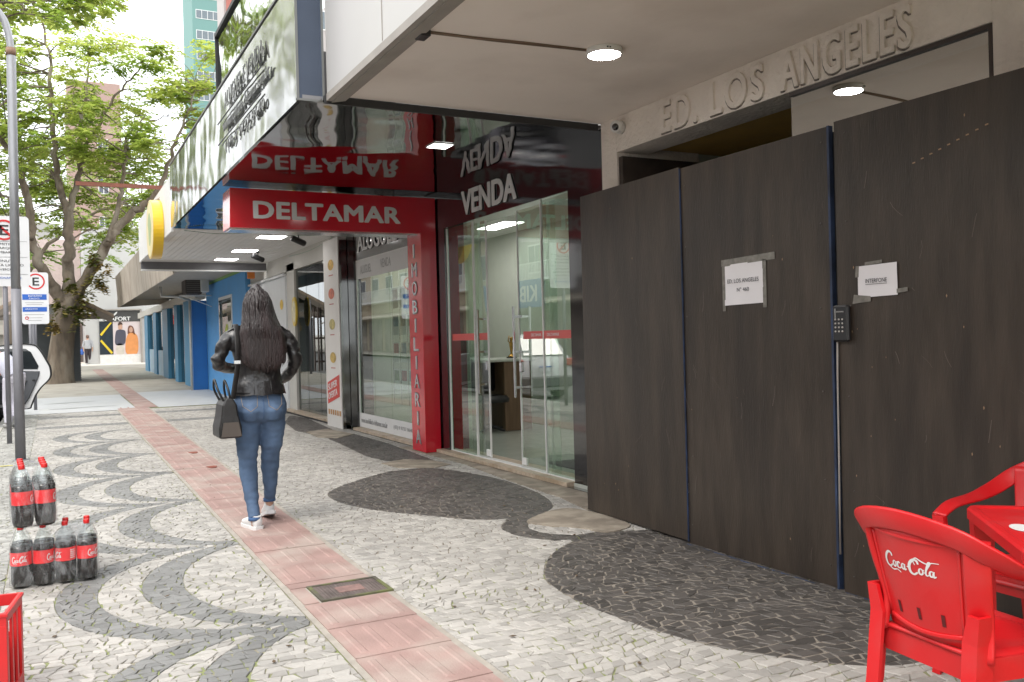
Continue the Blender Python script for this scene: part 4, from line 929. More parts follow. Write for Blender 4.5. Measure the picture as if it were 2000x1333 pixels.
b = B(); b.box(.9, 1.72, 59.8, 59.89, 2.9, 3.25); b.build('awning', mat('awning cream', (.60, .60, .58), .6), rs)

# ================================================================== high buildings
def tower(name, label, x0, x1, y0, y1, z1, wallm, fl, win, balc=None, winm=G_far, west=False, base=0.0):
    t = thing(name, label, 'building', ((x0+x1)/2, y0, base))
    b = B(); b.box(x0, x1, y0, y1, base, z1); b.build('wall', wallm, t)
    n = max(1, int((z1-2)/fl)); count = 0
    for k in range(n):
        z = base+1.2+k*fl
        if z > z1-1.4: break
        for (wx, ww) in win:
            if count > 90: break
            b = B(); b.box(x0+wx, x0+wx+ww, y0-.04, y0+.02, z, z+1.35); fr = b.build('window', M_alu, t); count += 1
            b = B()
            q = max(2, int(ww/.8))
            for i in range(q): b.box(x0+wx+.06+i*(ww-.06)/q, x0+wx+(i+1)*(ww-.06)/q, y0-.05, y0-.041, z+.07, z+1.28)
            b.build('pane', winm, fr)
        if balc:
            b = B(); b.box(x0-.0, x1+.0, y0-balc, y0-.05, z-1.15, z-.98); b.box(x0, x1, y0-balc, y0-balc+.06, z-.98, z-.1); b.build('balcony', wallm, t)
    return t
tower('apartment_tower', 'tall mint green apartment tower behind the trees', 20.1, 26, 140, 150, 76, mat('mint render', (.13, .25, .235), .8, var=.04), 3.1, [(.5, 3.4)], winm=mat('hazy pane', (.12, .15, .17), .25, var=.15))
tt = tower('apartment_block', 'white apartment block with dark red bands beside the mint tower', 10.6, 20, 60, 62.5, 42, mat('white render', (.36, .34, .335), .8, var=.04), 3.1, [(1.2, 2.2), (4.6, 2.2)], winm=mat('hazy pane', (0, 0, 0)))
b = B(); b.box(10.75, 11.25, 59.7, 60.0, 0, 42); b.build('red_pilaster', mat('brick red render', (.34, .12, .10), .8), tt)
tower('pink_block', 'salmon pink block with one small window showing between the branches', 1.6, 5.6, 80, 90, 23.2, mat('salmon render', (.36, .255, .225), .8, var=.05), 3.2, [(2.15, .8)], winm=mat('dark pane', (.09, .10, .13), .4))
tower('far_block', 'pale cream block with rows of windows at the end of the street', -16, -1.2, 112, 125, 17, mat('cream render', (.42, .40, .35), .8, var=.05), 3.0, [(1, 1.6), (3.6, 1.6), (6.2, 1.6), (8.8, 1.6), (11.4, 1.6)], balc=.9)
tower('grey_block', 'plain light grey block filling the gap behind the kiosk', -1, 1.0, 100, 110, 14, mat('light grey render', (.36, .36, .355), .8, var=.04), 3.0, [(.4, 1.2)])
# across the road: seen in the glass and in the steel fascia
def across(y0, y1, z1, wallm, label, X=-14):
    t = thing('facing_building', label, 'building', (X, (y0+y1)/2, 0))
    b = B(); b.box(X-8, X, y0, y1, 0, z1); b.build('wall', wallm, t)
    for k in range(int((z1-3.6)/3)):
        z = 4.6+k*3; y = y0+1.2
        while y < y1-2.2:
            b = B(); b.box(X, X+.05, y, y+1.5, z, z+1.5); fr = b.build('window', M_alu, t)
            b = B(); b.box(X+.05, X+.06, y+.08, y+.72, z+.08, z+1.42).box(X+.05, X+.06, y+.78, y+1.42, z+.08, z+1.42); b.build('pane', mat('dark pane', (0, 0, 0)), fr)
            y += 3.1
        b = B(); b.box(X, X+.9, y0+.5, y1-.5, z-.5, z-.38)
        yy = y0+.55
        while yy < y1-.6: b.box(X+.84, X+.87, yy, yy+.03, z-.38, z+.4); yy += .16
        b.box(X+.83, X+.88, y0+.5, y1-.5, z+.4, z+.45); b.build('balcony', M_alu, t)
    y = y0+.8
    while y < y1-3: 
        b = B(); b.box(X, X+.04, y, y+3.0, .1, 2.9); b.build('shop_window', mat('street shop pane', (.30, .27, .24), .3, var=.7, scale=.8), t); y += 3.7
    b = B(); b.slab([(X, y0+.3, 3.35), (X+1.6, y0+.3, 3.0), (X+1.6, y0+.3, 2.9), (X, y0+.3, 3.2)], (0, y1-y0-.6, 0)); b.build('awning', mat('beige awning', (.52, .46, .38), .8), t)
    return t
across(-20, 4, 9, mat('ivory render', (.45, .42, .36), .8, var=.05), 'ivory shop building across the road, seen only in side views')
across(4.3, 22, 10.5, mat('cream render', (0, 0, 0)), 'cream balcony building across the road reflected in the shop glass')
fb = across(22.3, 44, 8.5, mat('white render', (0, 0, 0)), 'white building across the road with the blue name board, seen reflected')
b = B(); b.box(-12.35, -12.3, 36.0, 42.6, 2.75, 4.1); bd = b.build('name_board', mat('blue board', (.02, .10, .34), .4), fb)
b = B(); text(b, 'KIBELALA', (-12.29, 36.7, 3.05), (0, 1, 0), (0, 0, 1), 5.2, .75, .01, bold=.03); b.build('lettering', M_white_pl, bd)
across(44.3, 75, 12, mat('sand render', (.56, .50, .40), .8, var=.05), 'sand coloured building farther along across the road')

# ================================================================== street furniture
M_gal = mat('weathered galvanised steel', (.36, .37, .39), .45, metal=.5, var=.1, scale=6, stretch=(4, 4, .8))
M_gal_d = mat('grey painted steel', (.20, .20, .22), .5, metal=.2, var=.08, scale=6)
lp = thing('lamp_post', 'slim grey lamp post with curved top standing behind the bottle packs', 'lamp post', (-.366, 12.3, 0))
b = B(); b.cyl((-.366, 12.3, 0), (-.366, 12.3, 2.09), .058, .054, 20); b.build('lower_pole', M_gal_d, lp)
b = B(); b.tube([(-.366, 12.3, 2.09), (-.355, 12.3, 3.5), (-.345, 12.3, 4.9)]+interp([(-.345, 12.3, 5.0), (-.37, 12.3, 5.2), (-.45, 12.3, 5.42), (-.75, 12.3, 5.72), (-1.3, 12.3, 5.95), (-2.0, 12.3, 6.05)], 4), [.052]*3+[.042]*21, 16); b.build('upper_pole', M_gal, lp)
b = B(); b.cyl((-.346, 12.3, 4.93), (-.346, 12.3, 5.02), .056); b.build('collar', mat('rust brown collar', (.24, .15, .10), .7, var=.3), lp)
b = B(); b.tube([(-2.0, 12.3, 6.05), (-2.15, 12.3, 6.06), (-2.5, 12.3, 6.05), (-2.65, 12.3, 6.03)], [.05, .10, .11, .04], 12, flat=((0, 0, 1), .5)); b.build('lamp_head', M_gal, lp)
b = B(); b.lathe([(.09, -.003), (.09, .01), (.06, .012)], (-.366, 12.3, .005), 20); b.build('base_plate', M_gal_d, lp)
M_ink = mat('sign black', (.03, .03, .03), .5); M_signred = mat('sign red', (.60, .02, .02), .4); M_signblue = mat('sign blue', (.02, .12, .50), .4); M_sign = mat('sign white', (.74, .75, .76), .4, var=.02)
def ring(bb, cx, y, cz, r0, r1, th=.004, n=36):
    vs = []
    for i in range(n):
        a = 2*math.pi*i/n
        for r_, yy in ((r0, y), (r1, y), (r1, y-th), (r0, y-th)): vs.append((cx+r_*math.cos(a), yy, cz+r_*math.sin(a)))
    bb.add(vs, [(i*4+k, i*4+(k+1) % 4, ((i+1) % n)*4+(k+1) % 4, ((i+1) % n)*4+k) for i in range(n) for k in range(4)])
def signpost(px_, py_, pole_h, cx, hw, z0, z1, label, kind):
    t = thing('parking_sign', label, 'sign', (px_, py_, GZ(py_)), 0, 'parking signs by the kerb')
    b = B(); b.cyl((px_, py_, GZ(py_)), (px_, py_, pole_h), .034, n=14); b.build('pole', M_gal_d, t)
    b = B(); yb = py_-.045; c_ = .05
    P = []
    for sx, sz, a0 in ((1, 1, 0), (-1, 1, 90), (-1, -1, 180), (1, -1, 270)):
        for k in range(4): a = R(a0+k*30); P.append((cx+sx*(hw-c_)+c_*math.cos(a), yb, (z1-c_ if sz > 0 else z0+c_)+c_*math.sin(a)))
    b.slab(P, (0, .006, 0)); pl = b.build('plate', M_sign, t)
    y = yb-.001
    b = B(); b.box(px_-.04, px_+.04, yb+.007, py_-.02, z1-.2, z1-.16).box(px_-.04, px_+.04, yb+.007, py_-.02, z0+.16, z0+.2); b.build('clamp', M_steel2, t)
    if kind == 1:
        rc = (cx, z1-.20)
        b = B(); ring(b, rc[0], y, rc[1], .12, .148); k_ = .105
        b.slab([(rc[0]-k_-.012, y, rc[1]+k_-.012), (rc[0]-k_+.012, y, rc[1]+k_+.012), (rc[0]+k_+.012, y, rc[1]-k_+.012), (rc[0]+k_-.012, y, rc[1]-k_-.012)], (0, -.005, 0)); b.build('symbol_ring', M_signred, pl)
        b = B(); text(b, 'E', (rc[0]-.05, y, rc[1]-.07), (1, 0, 0), (0, 0, 1), .105, .14, .003, bold=.03)
        rows = [('PERMITIDO', .16, .40), ('EMBARQUE E', .16, .46), ('DESEMBARQUE', .16, .52), ('10 MINUTOS', .14, .64), ('ALERTA LIGADO', .14, .70), ('NO VEÍCULO', .14, .76)]
        for s_, _, dz in rows: wd = .036*len(s_); text(b, s_, (cx-wd/2, y, z1-dz-.018), (1, 0, 0), (0, 0, 1), wd, .034, .002, bold=.0)
        b.build('lettering', M_ink, pl)
        b = B()
        for dz in (.36, .585, .83): b.box(cx-hw+.03, cx+hw-.03, y-.002, y, z1-dz-.003, z1-dz)
        b.build('rule_line', M_ink, pl)
        b = B(); text(b, 'ESTACIONAMENTO', (cx-.2, y, z1-.90), (1, 0, 0), (0, 0, 1), .40, .03, .002); b.build('small_lettering', mat('sign blue', (0, 0, 0)), pl)
    else:
        rc = (cx+.02, z1-.20)
        b = B(); ring(b, rc[0], y, rc[1], .145, .175); b.build('symbol_ring', M_signred, pl)
        b = B(); text(b, 'E', (rc[0]-.06, y, rc[1]-.085), (1, 0, 0), (0, 0, 1), .12, .17, .003, bold=.03); b.build('lettering', M_ink, pl)
        b = B(); b.box(cx-hw+.015, cx+hw-.04, y-.003, y, z1-.60, z1-.48).box(cx-hw+.015, cx+hw-.04, y-.003, y, z1-.86, z1-.76); b.build('blue_band', M_signblue, pl)
        b = B(); text(b, 'ROTATIVO', (cx-.13, y-.003, z1-.535), (1, 0, 0), (0, 0, 1), .26, .04, .002, bold=.02); text(b, 'PAGO', (cx-.12, y-.003, z1-.585), (1, 0, 0), (0, 0, 1), .2, .03, .002); text(b, 'APLICATIVO', (cx-.2, y-.003, z1-.82), (1, 0, 0), (0, 0, 1), .24, .035, .002); b.build('band_lettering', M_white_pl, pl)
        b = B()
        for dz, l_ in ((.66, .36), (.70, .30), (.92, .38), (.99, .30), (1.05, .26)): b.box(cx-l_/2-.02, cx+l_/2-.02, y-.002, y, z1-dz-.008, z1-dz)
        b.build('small_print', mat('grey print', (0, 0, 0)), pl)
        b = B(); ring(b, cx-.17, y, z1-1.0, .022, .036); b.build('small_ring', M_signred, pl)
signpost(-.566, 14.57, 3.25, -.56, .315, 2.262, 3.268, 'white parking sign with a crossed E and text, half hidden by the lamp post', 1)
signpost(-.34, 22.0, 3.02, -.288, .262, 1.905, 3.036, 'white parking sign with a ringed E and two blue bands beside the tree', 2)
for k, (x_, y_, h_, lb) in enumerate(((58, 30, 2.6, 'left'), (68, 33, 2.9, 'middle'), (77, 37, 2.7, 'right'))):
    X_ = at(x_, 600, Y=y_).x; b = B(); b.cyl((X_, y_, GZ(y_)), (X_, y_, h_), .045, n=10); b.lathe([(.05, 0), (.05, .03), (.02, .05)], (X_, y_, h_), 10)
    tag(b.build('kerb_post', M_gal_d), 'plain grey steel post beyond the open car door, %s one of three' % lb, 'post', 'grey posts by the kerb')
p = at(77, 660, Y=40); b = B(); b.rbox((p.x, 40, p.z), (.55, .05, .5), ch=.02); b.cyl((p.x, 40.05, GZ(40)), (p.x, 40.05, p.z), .03, n=8); tag(b.build('yellow_sign', mat('yellow sign paint', (.72, .50, .04), .5)), 'small blank yellow sign board behind the posts and car door', 'sign')

# ================================================================== trees
M_bark = mat('tree bark', (.15, .12, .09), .9, var=.4, scale=6, stretch=(1, 1, .35), bump=.03, bscale=7, col2=(.28, .25, .20), dscale=2.5, c2pos=(.48, .62), damt=.6)
def leaf_mat(name, c1, c2, tr=.5):
    m = bpy.data.materials.new(name); m.use_nodes = True; t = m.node_tree; t.nodes.clear(); L = t.links.new
    o = t.nodes.new('ShaderNodeOutputMaterial'); a = t.nodes.new('ShaderNodeAttribute'); a.attribute_name = 'tone'
    cr = t.nodes.new('ShaderNodeMixRGB'); cr.inputs['Color1'].default_value = (*c1, 1); cr.inputs['Color2'].default_value = (*c2, 1); L(a.outputs['Fac'], cr.inputs['Fac'])
    d = t.nodes.new('ShaderNodeBsdfDiffuse'); s = t.nodes.new('ShaderNodeBsdfTranslucent'); g = t.nodes.new('ShaderNodeBsdfGlossy'); g.inputs['Roughness'].default_value = .45; g.inputs['Color'].default_value = (.5, .5, .5, 1)
    m1 = t.nodes.new('ShaderNodeMixShader'); m1.inputs['Fac'].default_value = tr; m2 = t.nodes.new('ShaderNodeMixShader'); m2.inputs['Fac'].default_value = .06
    L(cr.outputs[0], d.inputs['Color']); L(cr.outputs[0], s.inputs['Color']); L(d.outputs[0], m1.inputs[1]); L(s.outputs[0], m1.inputs[2]); L(m1.outputs[0], m2.inputs[1]); L(g.outputs[0], m2.inputs[2]); L(m2.outputs[0], o.inputs['Surface'])
    return m
M_leaf = leaf_mat('fresh leaves', (.26, .38, .06), (.52, .58, .14), .55)
M_leaf2 = leaf_mat('mid green leaves', (.20, .31, .07), (.38, .48, .13), .5)
M_epi = leaf_mat('hanging epiphytes', (.10, .13, .03), (.34, .24, .08), .3)
def leaves(centers, per, size, rad, flat=.35, droop=.25):
    V = []; F = []; T = []
    for (c, rs, tn) in centers:
        c = Vector(c)
        # sprays: short drooping fronds radiating from the cluster
        nf = max(3, int(per/14))
        for _ in range(nf):
            a = random.random()*6.283; d = Vector((math.cos(a), math.sin(a), random.uniform(-.35, .35))); r0 = random.random()*.4*rs; L_ = rs*random.uniform(.45, 1.0)
            base = c+d*r0+Vector((0, 0, random.gauss(0, rs*flat*.6))); side = d.cross(Vector((0, 0, 1))).normalized()
            ft = min(1, max(0, tn+random.gauss(0, .22)))
            for k in range(14):
                u = (k//2)/7*1.0; p = base+d*L_*u+Vector((0, 0, -droop*L_*u*u)); s = side*(1 if k % 2 else -1)
                ld = (s*random.uniform(.8, 1.1)+d*random.uniform(.2, .7)+Vector((0, 0, random.uniform(-.6, .2)))).normalized()
                ln = size*random.uniform(.7, 1.3); wv = ld.cross(Vector((random.uniform(-.5, .5), random.uniform(-.5, .5), 1))).normalized()*ln*.27
                n = len(V); V += [p, p+ld*ln*.5+wv, p+ld*ln, p+ld*ln*.5-wv]; F.append((n, n+1, n+2, n+3)); T += [min(1, max(0, ft+random.gauss(0, .12)))]*4
    return V, F, T
def leafmesh(name, V, F, T, m, parent):
    loc = parent.location
    me = bpy.data.meshes.new(name); me.from_pydata([tuple(v-loc) for v in V], [], F); me.materials.append(m)
    a_ = me.attributes.new('tone', 'FLOAT', 'POINT'); a_.data.foreach_set('value', T)
    o = bpy.data.objects.new(name, me); COL.objects.link(o); o.parent = parent; return o
def make_tree(label, base, trunk, limbs, extra, m, n_per, size, cl_r, seed, cat='tree', group=None):
    random.seed(seed)
    t = thing('street_tree', label, cat, base, 0, group)
    b = B(); b.tube(interp([q[0] for q in trunk], 4), [x for x in interp1([q[1] for q in trunk], 4)], 14)
    b.build('trunk', M_bark, t)
    cen = []; ends = []
    for pts, r0, r1 in limbs:
        P = interp(pts, 5); n = len(P); P = [p+Vector((random.gauss(0, .03), random.gauss(0, .06), random.gauss(0, .03))) if 0 < i < n-1 else p for i, p in enumerate(P)]
        bb = B(); bb.tube(P, [(r0+(r1-r0)*i/(n-1))*.76 for i in range(n)], 8); bb.build('limb', M_bark, t)
        ends += [(p, r0+(r1-r0)*i/(n-1)) for i, p in enumerate(P)]
    tw = B()
    for c, rs in extra:
        c = Vector(c); near = min(ends, key=lambda q: (q[0]-c).length+(.8 if q[0].z > c.z+.3 else 0)); p0 = near[0]
        mid = (p0+c)/2+Vector((random.gauss(0, .2), random.gauss(0, .2), random.uniform(-.1, .35)))
        r_ = min(near[1]*.6, .035); P = interp([p0, mid, c], 4); tw.tube(P, [r_*(1-.75*i/(len(P)-1)) for i in range(len(P))], 5, cap=False)
        for _ in range(3):
            e = c+Vector((random.uniform(-1, 1)*rs*.7, random.uniform(-1, 1)*rs*.7, random.uniform(-.2, .3)*rs)); tw.tube([P[-3], (P[-3]+e)/2+Vector((0, 0, .05)), e], [.012, .008, .004], 4, cap=False)
        cen.append((c, rs, min(1, max(0, random.gauss(.5, .3)))))
    tw.build('twigs', M_bark, t, fix=False)['kind'] = 'stuff'
    V, F, T = leaves(cen, n_per, size, cl_r)
    leafmesh('crown', V, F, T, m, t)
    return t
def interp1(v, n):
    o = []
    for i in range(len(v)-1):
        for k in range(n): o.append(v[i]+(v[i+1]-v[i])*k/n)
    return o+[v[-1]]
def LT(pts, Y, dy=0): return [(x, Y+dy*i, z) for i, (x, z) in enumerate(pts)]
random.seed(11)
limbs = [
 (LT([(.50, 2.8), (.12, 3.42), (-.24, 4.1), (-.48, 4.93), (-.56, 6.11), (-.76, 7.11), (-1.2, 8.08), (-1.72, 8.86)], 34, -.15), .28, .08),
 (LT([(.58, 2.9), (.56, 4.19), (.63, 5.08), (.63, 6.1)], 34), .27, .20),
 (LT([(.63, 6.0), (.41, 6.83), (.28, 8.05), (.24, 9.27), (.2, 10.67), (.18, 11.71), (-.04, 12.9)], 34, .1), .17, .04),
 (LT([(.64, 6.0), (.93, 7.12), (1.09, 8.2), (1.12, 9.47), (1.35, 10.57), (1.5, 11.8)], 34, .2), .15, .035),
 (LT([(1.09, 8.2), (1.55, 8.96), (1.99, 9.82), (2.42, 10.5), (2.9, 11.11), (3.3, 11.43)], 34.4, -.1), .085, .025),
 (LT([(.58, 2.75), (1.06, 3.63), (1.47, 4.34), (1.84, 5.05), (2.23, 5.6), (2.74, 6.12), (3.16, 6.44)], 34, -.15), .27, .15),
 (LT([(1.82, 5.0), (2.16, 6.06), (2.32, 6.95), (2.48, 8.19), (2.56, 8.81), (3.19, 9.6)], 33.4, .1), .13, .03),
 (LT([(3.10, 6.4), (3.52, 6.9), (3.79, 7.74), (4.02, 8.45), (4.34, 9.27), (4.6, 10.09)], 33, -.2), .13, .03),
 (LT([(2.5, 8.3), (2.9, 8.95), (3.3, 9.35), (3.9, 9.6)], 33.8), .06, .02),
 (LT([(-.5, 5.0), (-.9, 5.9), (-1.3, 6.5), (-2.2, 7.2)], 33.3, .2), .1, .03),
 (LT([(.24, 9.2), (.8, 9.9), (1.0, 10.7)], 34.5), .06, .02),
]
cl = []
def fill(n, px0, px1, py0, py1, Y0, Y1, r0, r1, keep=None):
    k = 0
    while k < n:
        x, y = random.uniform(px0, px1), random.uniform(py0, py1)
        if keep and not keep(x, y): continue
        p = at(x, y, Y=random.uniform(Y0, Y1)); cl.append((p, random.uniform(r0, r1))); k += 1
fill(100, -60, 300, 30, 330, 32, 37.5, .55, .95, lambda x, y: y > 20+max(0, (x-130))*.55 and not (176 < x < 250 and 140 < y < 205))
fill(28, 280, 425, 80, 300, 31.5, 34, .45, .8, lambda x, y: y > 85+max(0, (330-x))*.3 and not (325 < x < 372 and y > 215))
fill(46, -40, 330, 310, 470, 35, 38.5, .5, .85, lambda x, y: not (x > 275 and y > 430))
make_tree('large spreading street tree with forked mossy trunk and fresh yellow green leaves', (.30, 34, .15),
          [((.20, 34, .1), .56), ((.22, 34, .4), .47), ((.27, 34, 1.0), .41), ((.38, 34, 1.9), .37), ((.54, 34, 2.7), .42), ((.58, 34, 3.1), .28)], limbs, cl, M_leaf, 260, .165, .7, 11)
tm = bpy.data.objects['street_tree']
random.seed(3); cen = []
for (x, y, r_) in ((178, 545, .42), (196, 560, .36), (172, 585, .34), (165, 600, .3), (205, 530, .3), (118, 600, .25), (145, 610, .3), (100, 640, .2), (185, 505, .2), (140, 560, .2)):
    p = at(x, y, Y=33.3); cen.append((p, r_, random.random()))
V, F, T = leaves(cen, 160, .16, .4, flat=1.0, droop=1.3); leafmesh('epiphyte_clump', V, F, T, M_epi, tm)
# second tree behind and one over the road
cl = []; random.seed(21)
fill(60, -90, 330, 200, 500, 42, 50, .8, 1.3, lambda x, y: not (176 < x < 250 and 140 < y < 210))
make_tree('darker tree standing behind the large tree, its crown showing low between the limbs', (-1.6, 46, GZ(46)), [((-1.6, 46, .3), .35), ((-1.5, 46, 2), .28), ((-1.2, 46, 4.5), .2)],
          [([(-1.2, 46, 4.3), (-2.2, 46.4, 6), (-3, 46.5, 8.5)], .15, .05), ([(-1.2, 46, 4.3), (0, 46, 6.2), (1.8, 46, 7.6), (4, 45.8, 8.6)], .15, .05), ([(-1.2, 46, 4.3), (-.8, 46.3, 7), (-.6, 46, 10)], .15, .05)], cl, M_leaf2, 150, .26, 1, 22)
cl = []; random.seed(31)
fill(26, -60, 150, -60, 45, 22, 25, .4, .65); fill(9, 140, 240, -25, 22, 22, 24, .3, .5)
for _ in range(50): cl.append((Vector((random.uniform(-6, -1.4), random.uniform(19, 27), random.uniform(7.2, 11.5))), random.uniform(.6, 1.0)))
make_tree('street tree standing in the road edge to the left, only its outer twigs in view', (-2.9, 23.5, -.12), [((-2.9, 23.5, -.12), .3), ((-2.9, 23.5, 2), .24), ((-2.7, 23.5, 5), .18)],
          [([(-2.7, 23.5, 4.8), (-2.0, 23.5, 7), (-1.0, 23.4, 9), (.3, 23.4, 10.4)], .14, .03), ([(-2.7, 23.5, 4.8), (-3.6, 23.5, 7), (-4.6, 23.6, 9)], .14, .04), ([(-2.7, 23.5, 4.8), (-2.6, 22.5, 7), (-2.4, 21.2, 9)], .12, .03)], cl, M_leaf, 130, .15, .6, 32)

for k, (x0, z0, lb) in enumerate(((-1.1, 8.9, 'highest'), (-1.5, 7.9, 'second'), (-1.3, 7.1, 'third'), (-1.2, 6.3, 'lowest'))):
    b = B(); b.tube([(x0+1.1*math.sin(q*.9+k)*.15-(.02*q), 8+q*8, z0-.5*math.sin(math.pi*((q*8) % 32)/32)) for q in range(13)], .016, 5, cap=False)
    tag(b.build('overhead_cable', mat('cable black', (.03, .03, .03), .6)), 'thin black overhead cable along the street, %s of the four' % lb, 'cable', 'overhead cables along the street')

# ================================================================== script logo and bottle packs
def script_strokes():
    def el(cx, cy, rx, ry, n=14): return [(cx+rx*math.cos(a), cy+ry*math.sin(a)) for a in [i*2*math.pi/n+1 for i in range(n+1)]]
    return [
        ([(.60, .74), (.56, .90), (.36, .98), (.14, .80), (.02, .48), (.10, .14), (.34, .03), (.58, .20)], .065),
        ([(.14, .14), (.34, -.03), (.62, -.12), (.95, -.03), (1.22, -.16)], .035),
        (el(.76, .30, .11, .18), .045), ([(.86, .42), (.96, .44), (1.02, .38)], .025),
        ([(1.21, .42), (1.10, .50), (1.0, .34), (1.03, .15), (1.18, .12), (1.30, .22)], .045),
        (el(1.44, .30, .11, .17), .045), ([(1.57, .48), (1.53, .28), (1.57, .12), (1.68, .2)], .045),
        ([(1.70, .36), (1.84, .39)], .04),
        ([(2.46, .70), (2.40, .88), (2.20, .94), (1.98, .74), (1.88, .44), (1.96, .10), (2.20, .00), (2.42, .18)], .07),
        ([(2.26, .62), (2.16, .86), (2.32, 1.08), (2.62, .96), (2.95, .86), (3.25, .98), (3.62, 1.02)], .035),
        (el(2.62, .28, .12, .18), .045), ([(2.73, .42), (2.82, .40)], .025),
        ([(2.84, .22), (2.98, .55), (3.14, .92), (3.06, .96), (2.96, .60), (2.90, .26), (2.98, .10), (3.08, .18)], .042),
        (el(3.24, .28, .11, .17), .045), ([(3.37, .46), (3.33, .26), (3.38, .10), (3.50, .18)], .045)]
def logo(b, fn, n=4, th=.0008):
    """script logo strokes; fn maps (x 0..3.6, y 0..1, lift) to a point"""
    for pts, wd in script_strokes():
        P = interp([(x, y, 0) for x, y in pts], n); N = len(P); vs = []
        for i, p in enumerate(P):
            t = (P[min(i+1, N-1)]-P[max(i-1, 0)]).normalized(); nrm = Vector((-t.y, t.x, 0)); k = wd*(.55+.6*math.sin(math.pi*i/(N-1))+.25*abs(t.y))
            a, c = p+nrm*k, p-nrm*k
            vs += [fn(a.x+a.y*.12, a.y, th), fn(c.x+c.y*.12, c.y, th)]
        b.add(vs, [(2*i, 2*i+1, 2*i+3, 2*i+2) for i in range(N-1)])
M_cola = mat('dark cola', (.006, .003, .0025), .08, spec=.4, coat=.15)
M_label = mat('red label', (.78, .012, .018), .3, var=.05, coat=.4)
M_cap = mat('red cap', (.62, .015, .015), .4)
def film_mat():
    m = bpy.data.materials.new('shrink film'); m.use_nodes = True; t = m.node_tree; t.nodes.clear(); L = t.links.new
    o = t.nodes.new('ShaderNodeOutputMaterial'); tr = t.nodes.new('ShaderNodeBsdfTransparent'); gl = t.nodes.new('ShaderNodeBsdfGlossy'); gl.inputs['Roughness'].default_value = .12; df = t.nodes.new('ShaderNodeBsdfDiffuse'); df.inputs['Color'].default_value = (.75, .78, .8, 1)
    tc = t.nodes.new('ShaderNodeTexCoord'); mp = t.nodes.new('ShaderNodeMapping'); mp.inputs['Scale'].default_value = (1, 1, .35); n = t.nodes.new('ShaderNodeTexNoise'); n.inputs['Scale'].default_value = 22; n.inputs['Detail'].default_value = 4; n.inputs['Distortion'].default_value = 1.2
    L(tc.outputs['Object'], mp.inputs['Vector']); L(mp.outputs['Vector'], n.inputs['Vector'])
    bp = t.nodes.new('ShaderNodeBump'); bp.inputs['Distance'].default_value = .012; L(n.outputs['Fac'], bp.inputs['Height']); L(bp.outputs['Normal'], gl.inputs['Normal'])
    cr = t.nodes.new('ShaderNodeMapRange'); cr.inputs['From Min'].default_value = .46; cr.inputs['From Max'].default_value = .70; cr.inputs['To Min'].default_value = .02; cr.inputs['To Max'].default_value = .24; L(n.outputs['Fac'], cr.inputs['Value'])
    m1 = t.nodes.new('ShaderNodeMixShader'); L(cr.outputs['Result'], m1.inputs['Fac']); L(tr.outputs[0], m1.inputs[1]); L(df.outputs[0], m1.inputs[2])
    fr = t.nodes.new('ShaderNodeFresnel'); fr.inputs['IOR'].default_value = 1.5; L(bp.outputs['Normal'], fr.inputs['Normal']); m2 = t.nodes.new('ShaderNodeMixShader'); ge = t.nodes.new('ShaderNodeNewGeometry'); mu = t.nodes.new('ShaderNodeMath'); mu.operation = 'MULTIPLY'; sb = t.nodes.new('ShaderNodeMath'); sb.operation = 'SUBTRACT'; sb.inputs[0].default_value = 1; L(ge.outputs['Backfacing'], sb.inputs[1]); L(fr.outputs[0], mu.inputs[0]); L(sb.outputs[0], mu.inputs[1]); L(mu.outputs[0], m2.inputs['Fac']); L(m1.outputs[0], m2.inputs[1]); L(gl.outputs[0], m2.inputs[2]); L(m2.outputs[0], o.inputs['Surface'])
    return m
M_filmw = film_mat(); G_pet = glass('clear bottle plastic', (.93, .95, .95), 1.6)
def bottle_parts(parent, x, y, z, ang, full=True):
    c = (x, y, z)
    b = B(); b.lathe([(.030, 0), (.046, .006), (.0535, .03), (.0545, .08), (.0525, .115), (.0535, .13), (.0535, .20), (.0545, .215), (.0520, .234)], c, 18); bo = b.build('bottle', M_cola, parent)
    b = B(); b.lathe([(.0519, .2342), (.0505, .240), (.0442, .2555), (.034, .280), (.020, .305), (.0145, .318), (.0145, .328)], c, 16); b.build('neck', G_pet, bo)
    b = B(); b.lathe([(.0160, .322), (.0165, .324), (.0165, .343), (.014, .346), (.001, .346)], c, 16); b.build('cap', M_cap, bo)
    b = B(); n = 28
    b.add([(x+.0552*math.cos(2*math.pi*i/n), y+.0552*math.sin(2*math.pi*i/n), z+zz) for zz in (.128, .202) for i in range(n)], [(i, (i+1) % n, n+(i+1) % n, n+i) for i in range(n)], True); b.build('label', M_label, bo)
    b = B()
    fn = lambda u, v, th: (x+(.0555+th)*math.cos(ang+(u-1.8)*.036/.0555*.62), y+(.0555+th)*math.sin(ang+(u-1.8)*.036/.0555*.62), z+.146+v*.034)
    logo(b, fn, 3)
    for q in range(4):
        a0 = ang+1.5+q*.06
    for q in range(5):
        a0 = ang+1.55; zz = z+.140+q*.011
        b.add([(x+.0557*math.cos(a), y+.0557*math.sin(a), h) for a in (a0, a0+.2, a0+.4, a0+.55) for h in (zz, zz+.005)], [(2*i, 2*i+2, 2*i+3, 2*i+1) for i in range(3)])
    b.build('label_lettering', M_white_pl, bo)
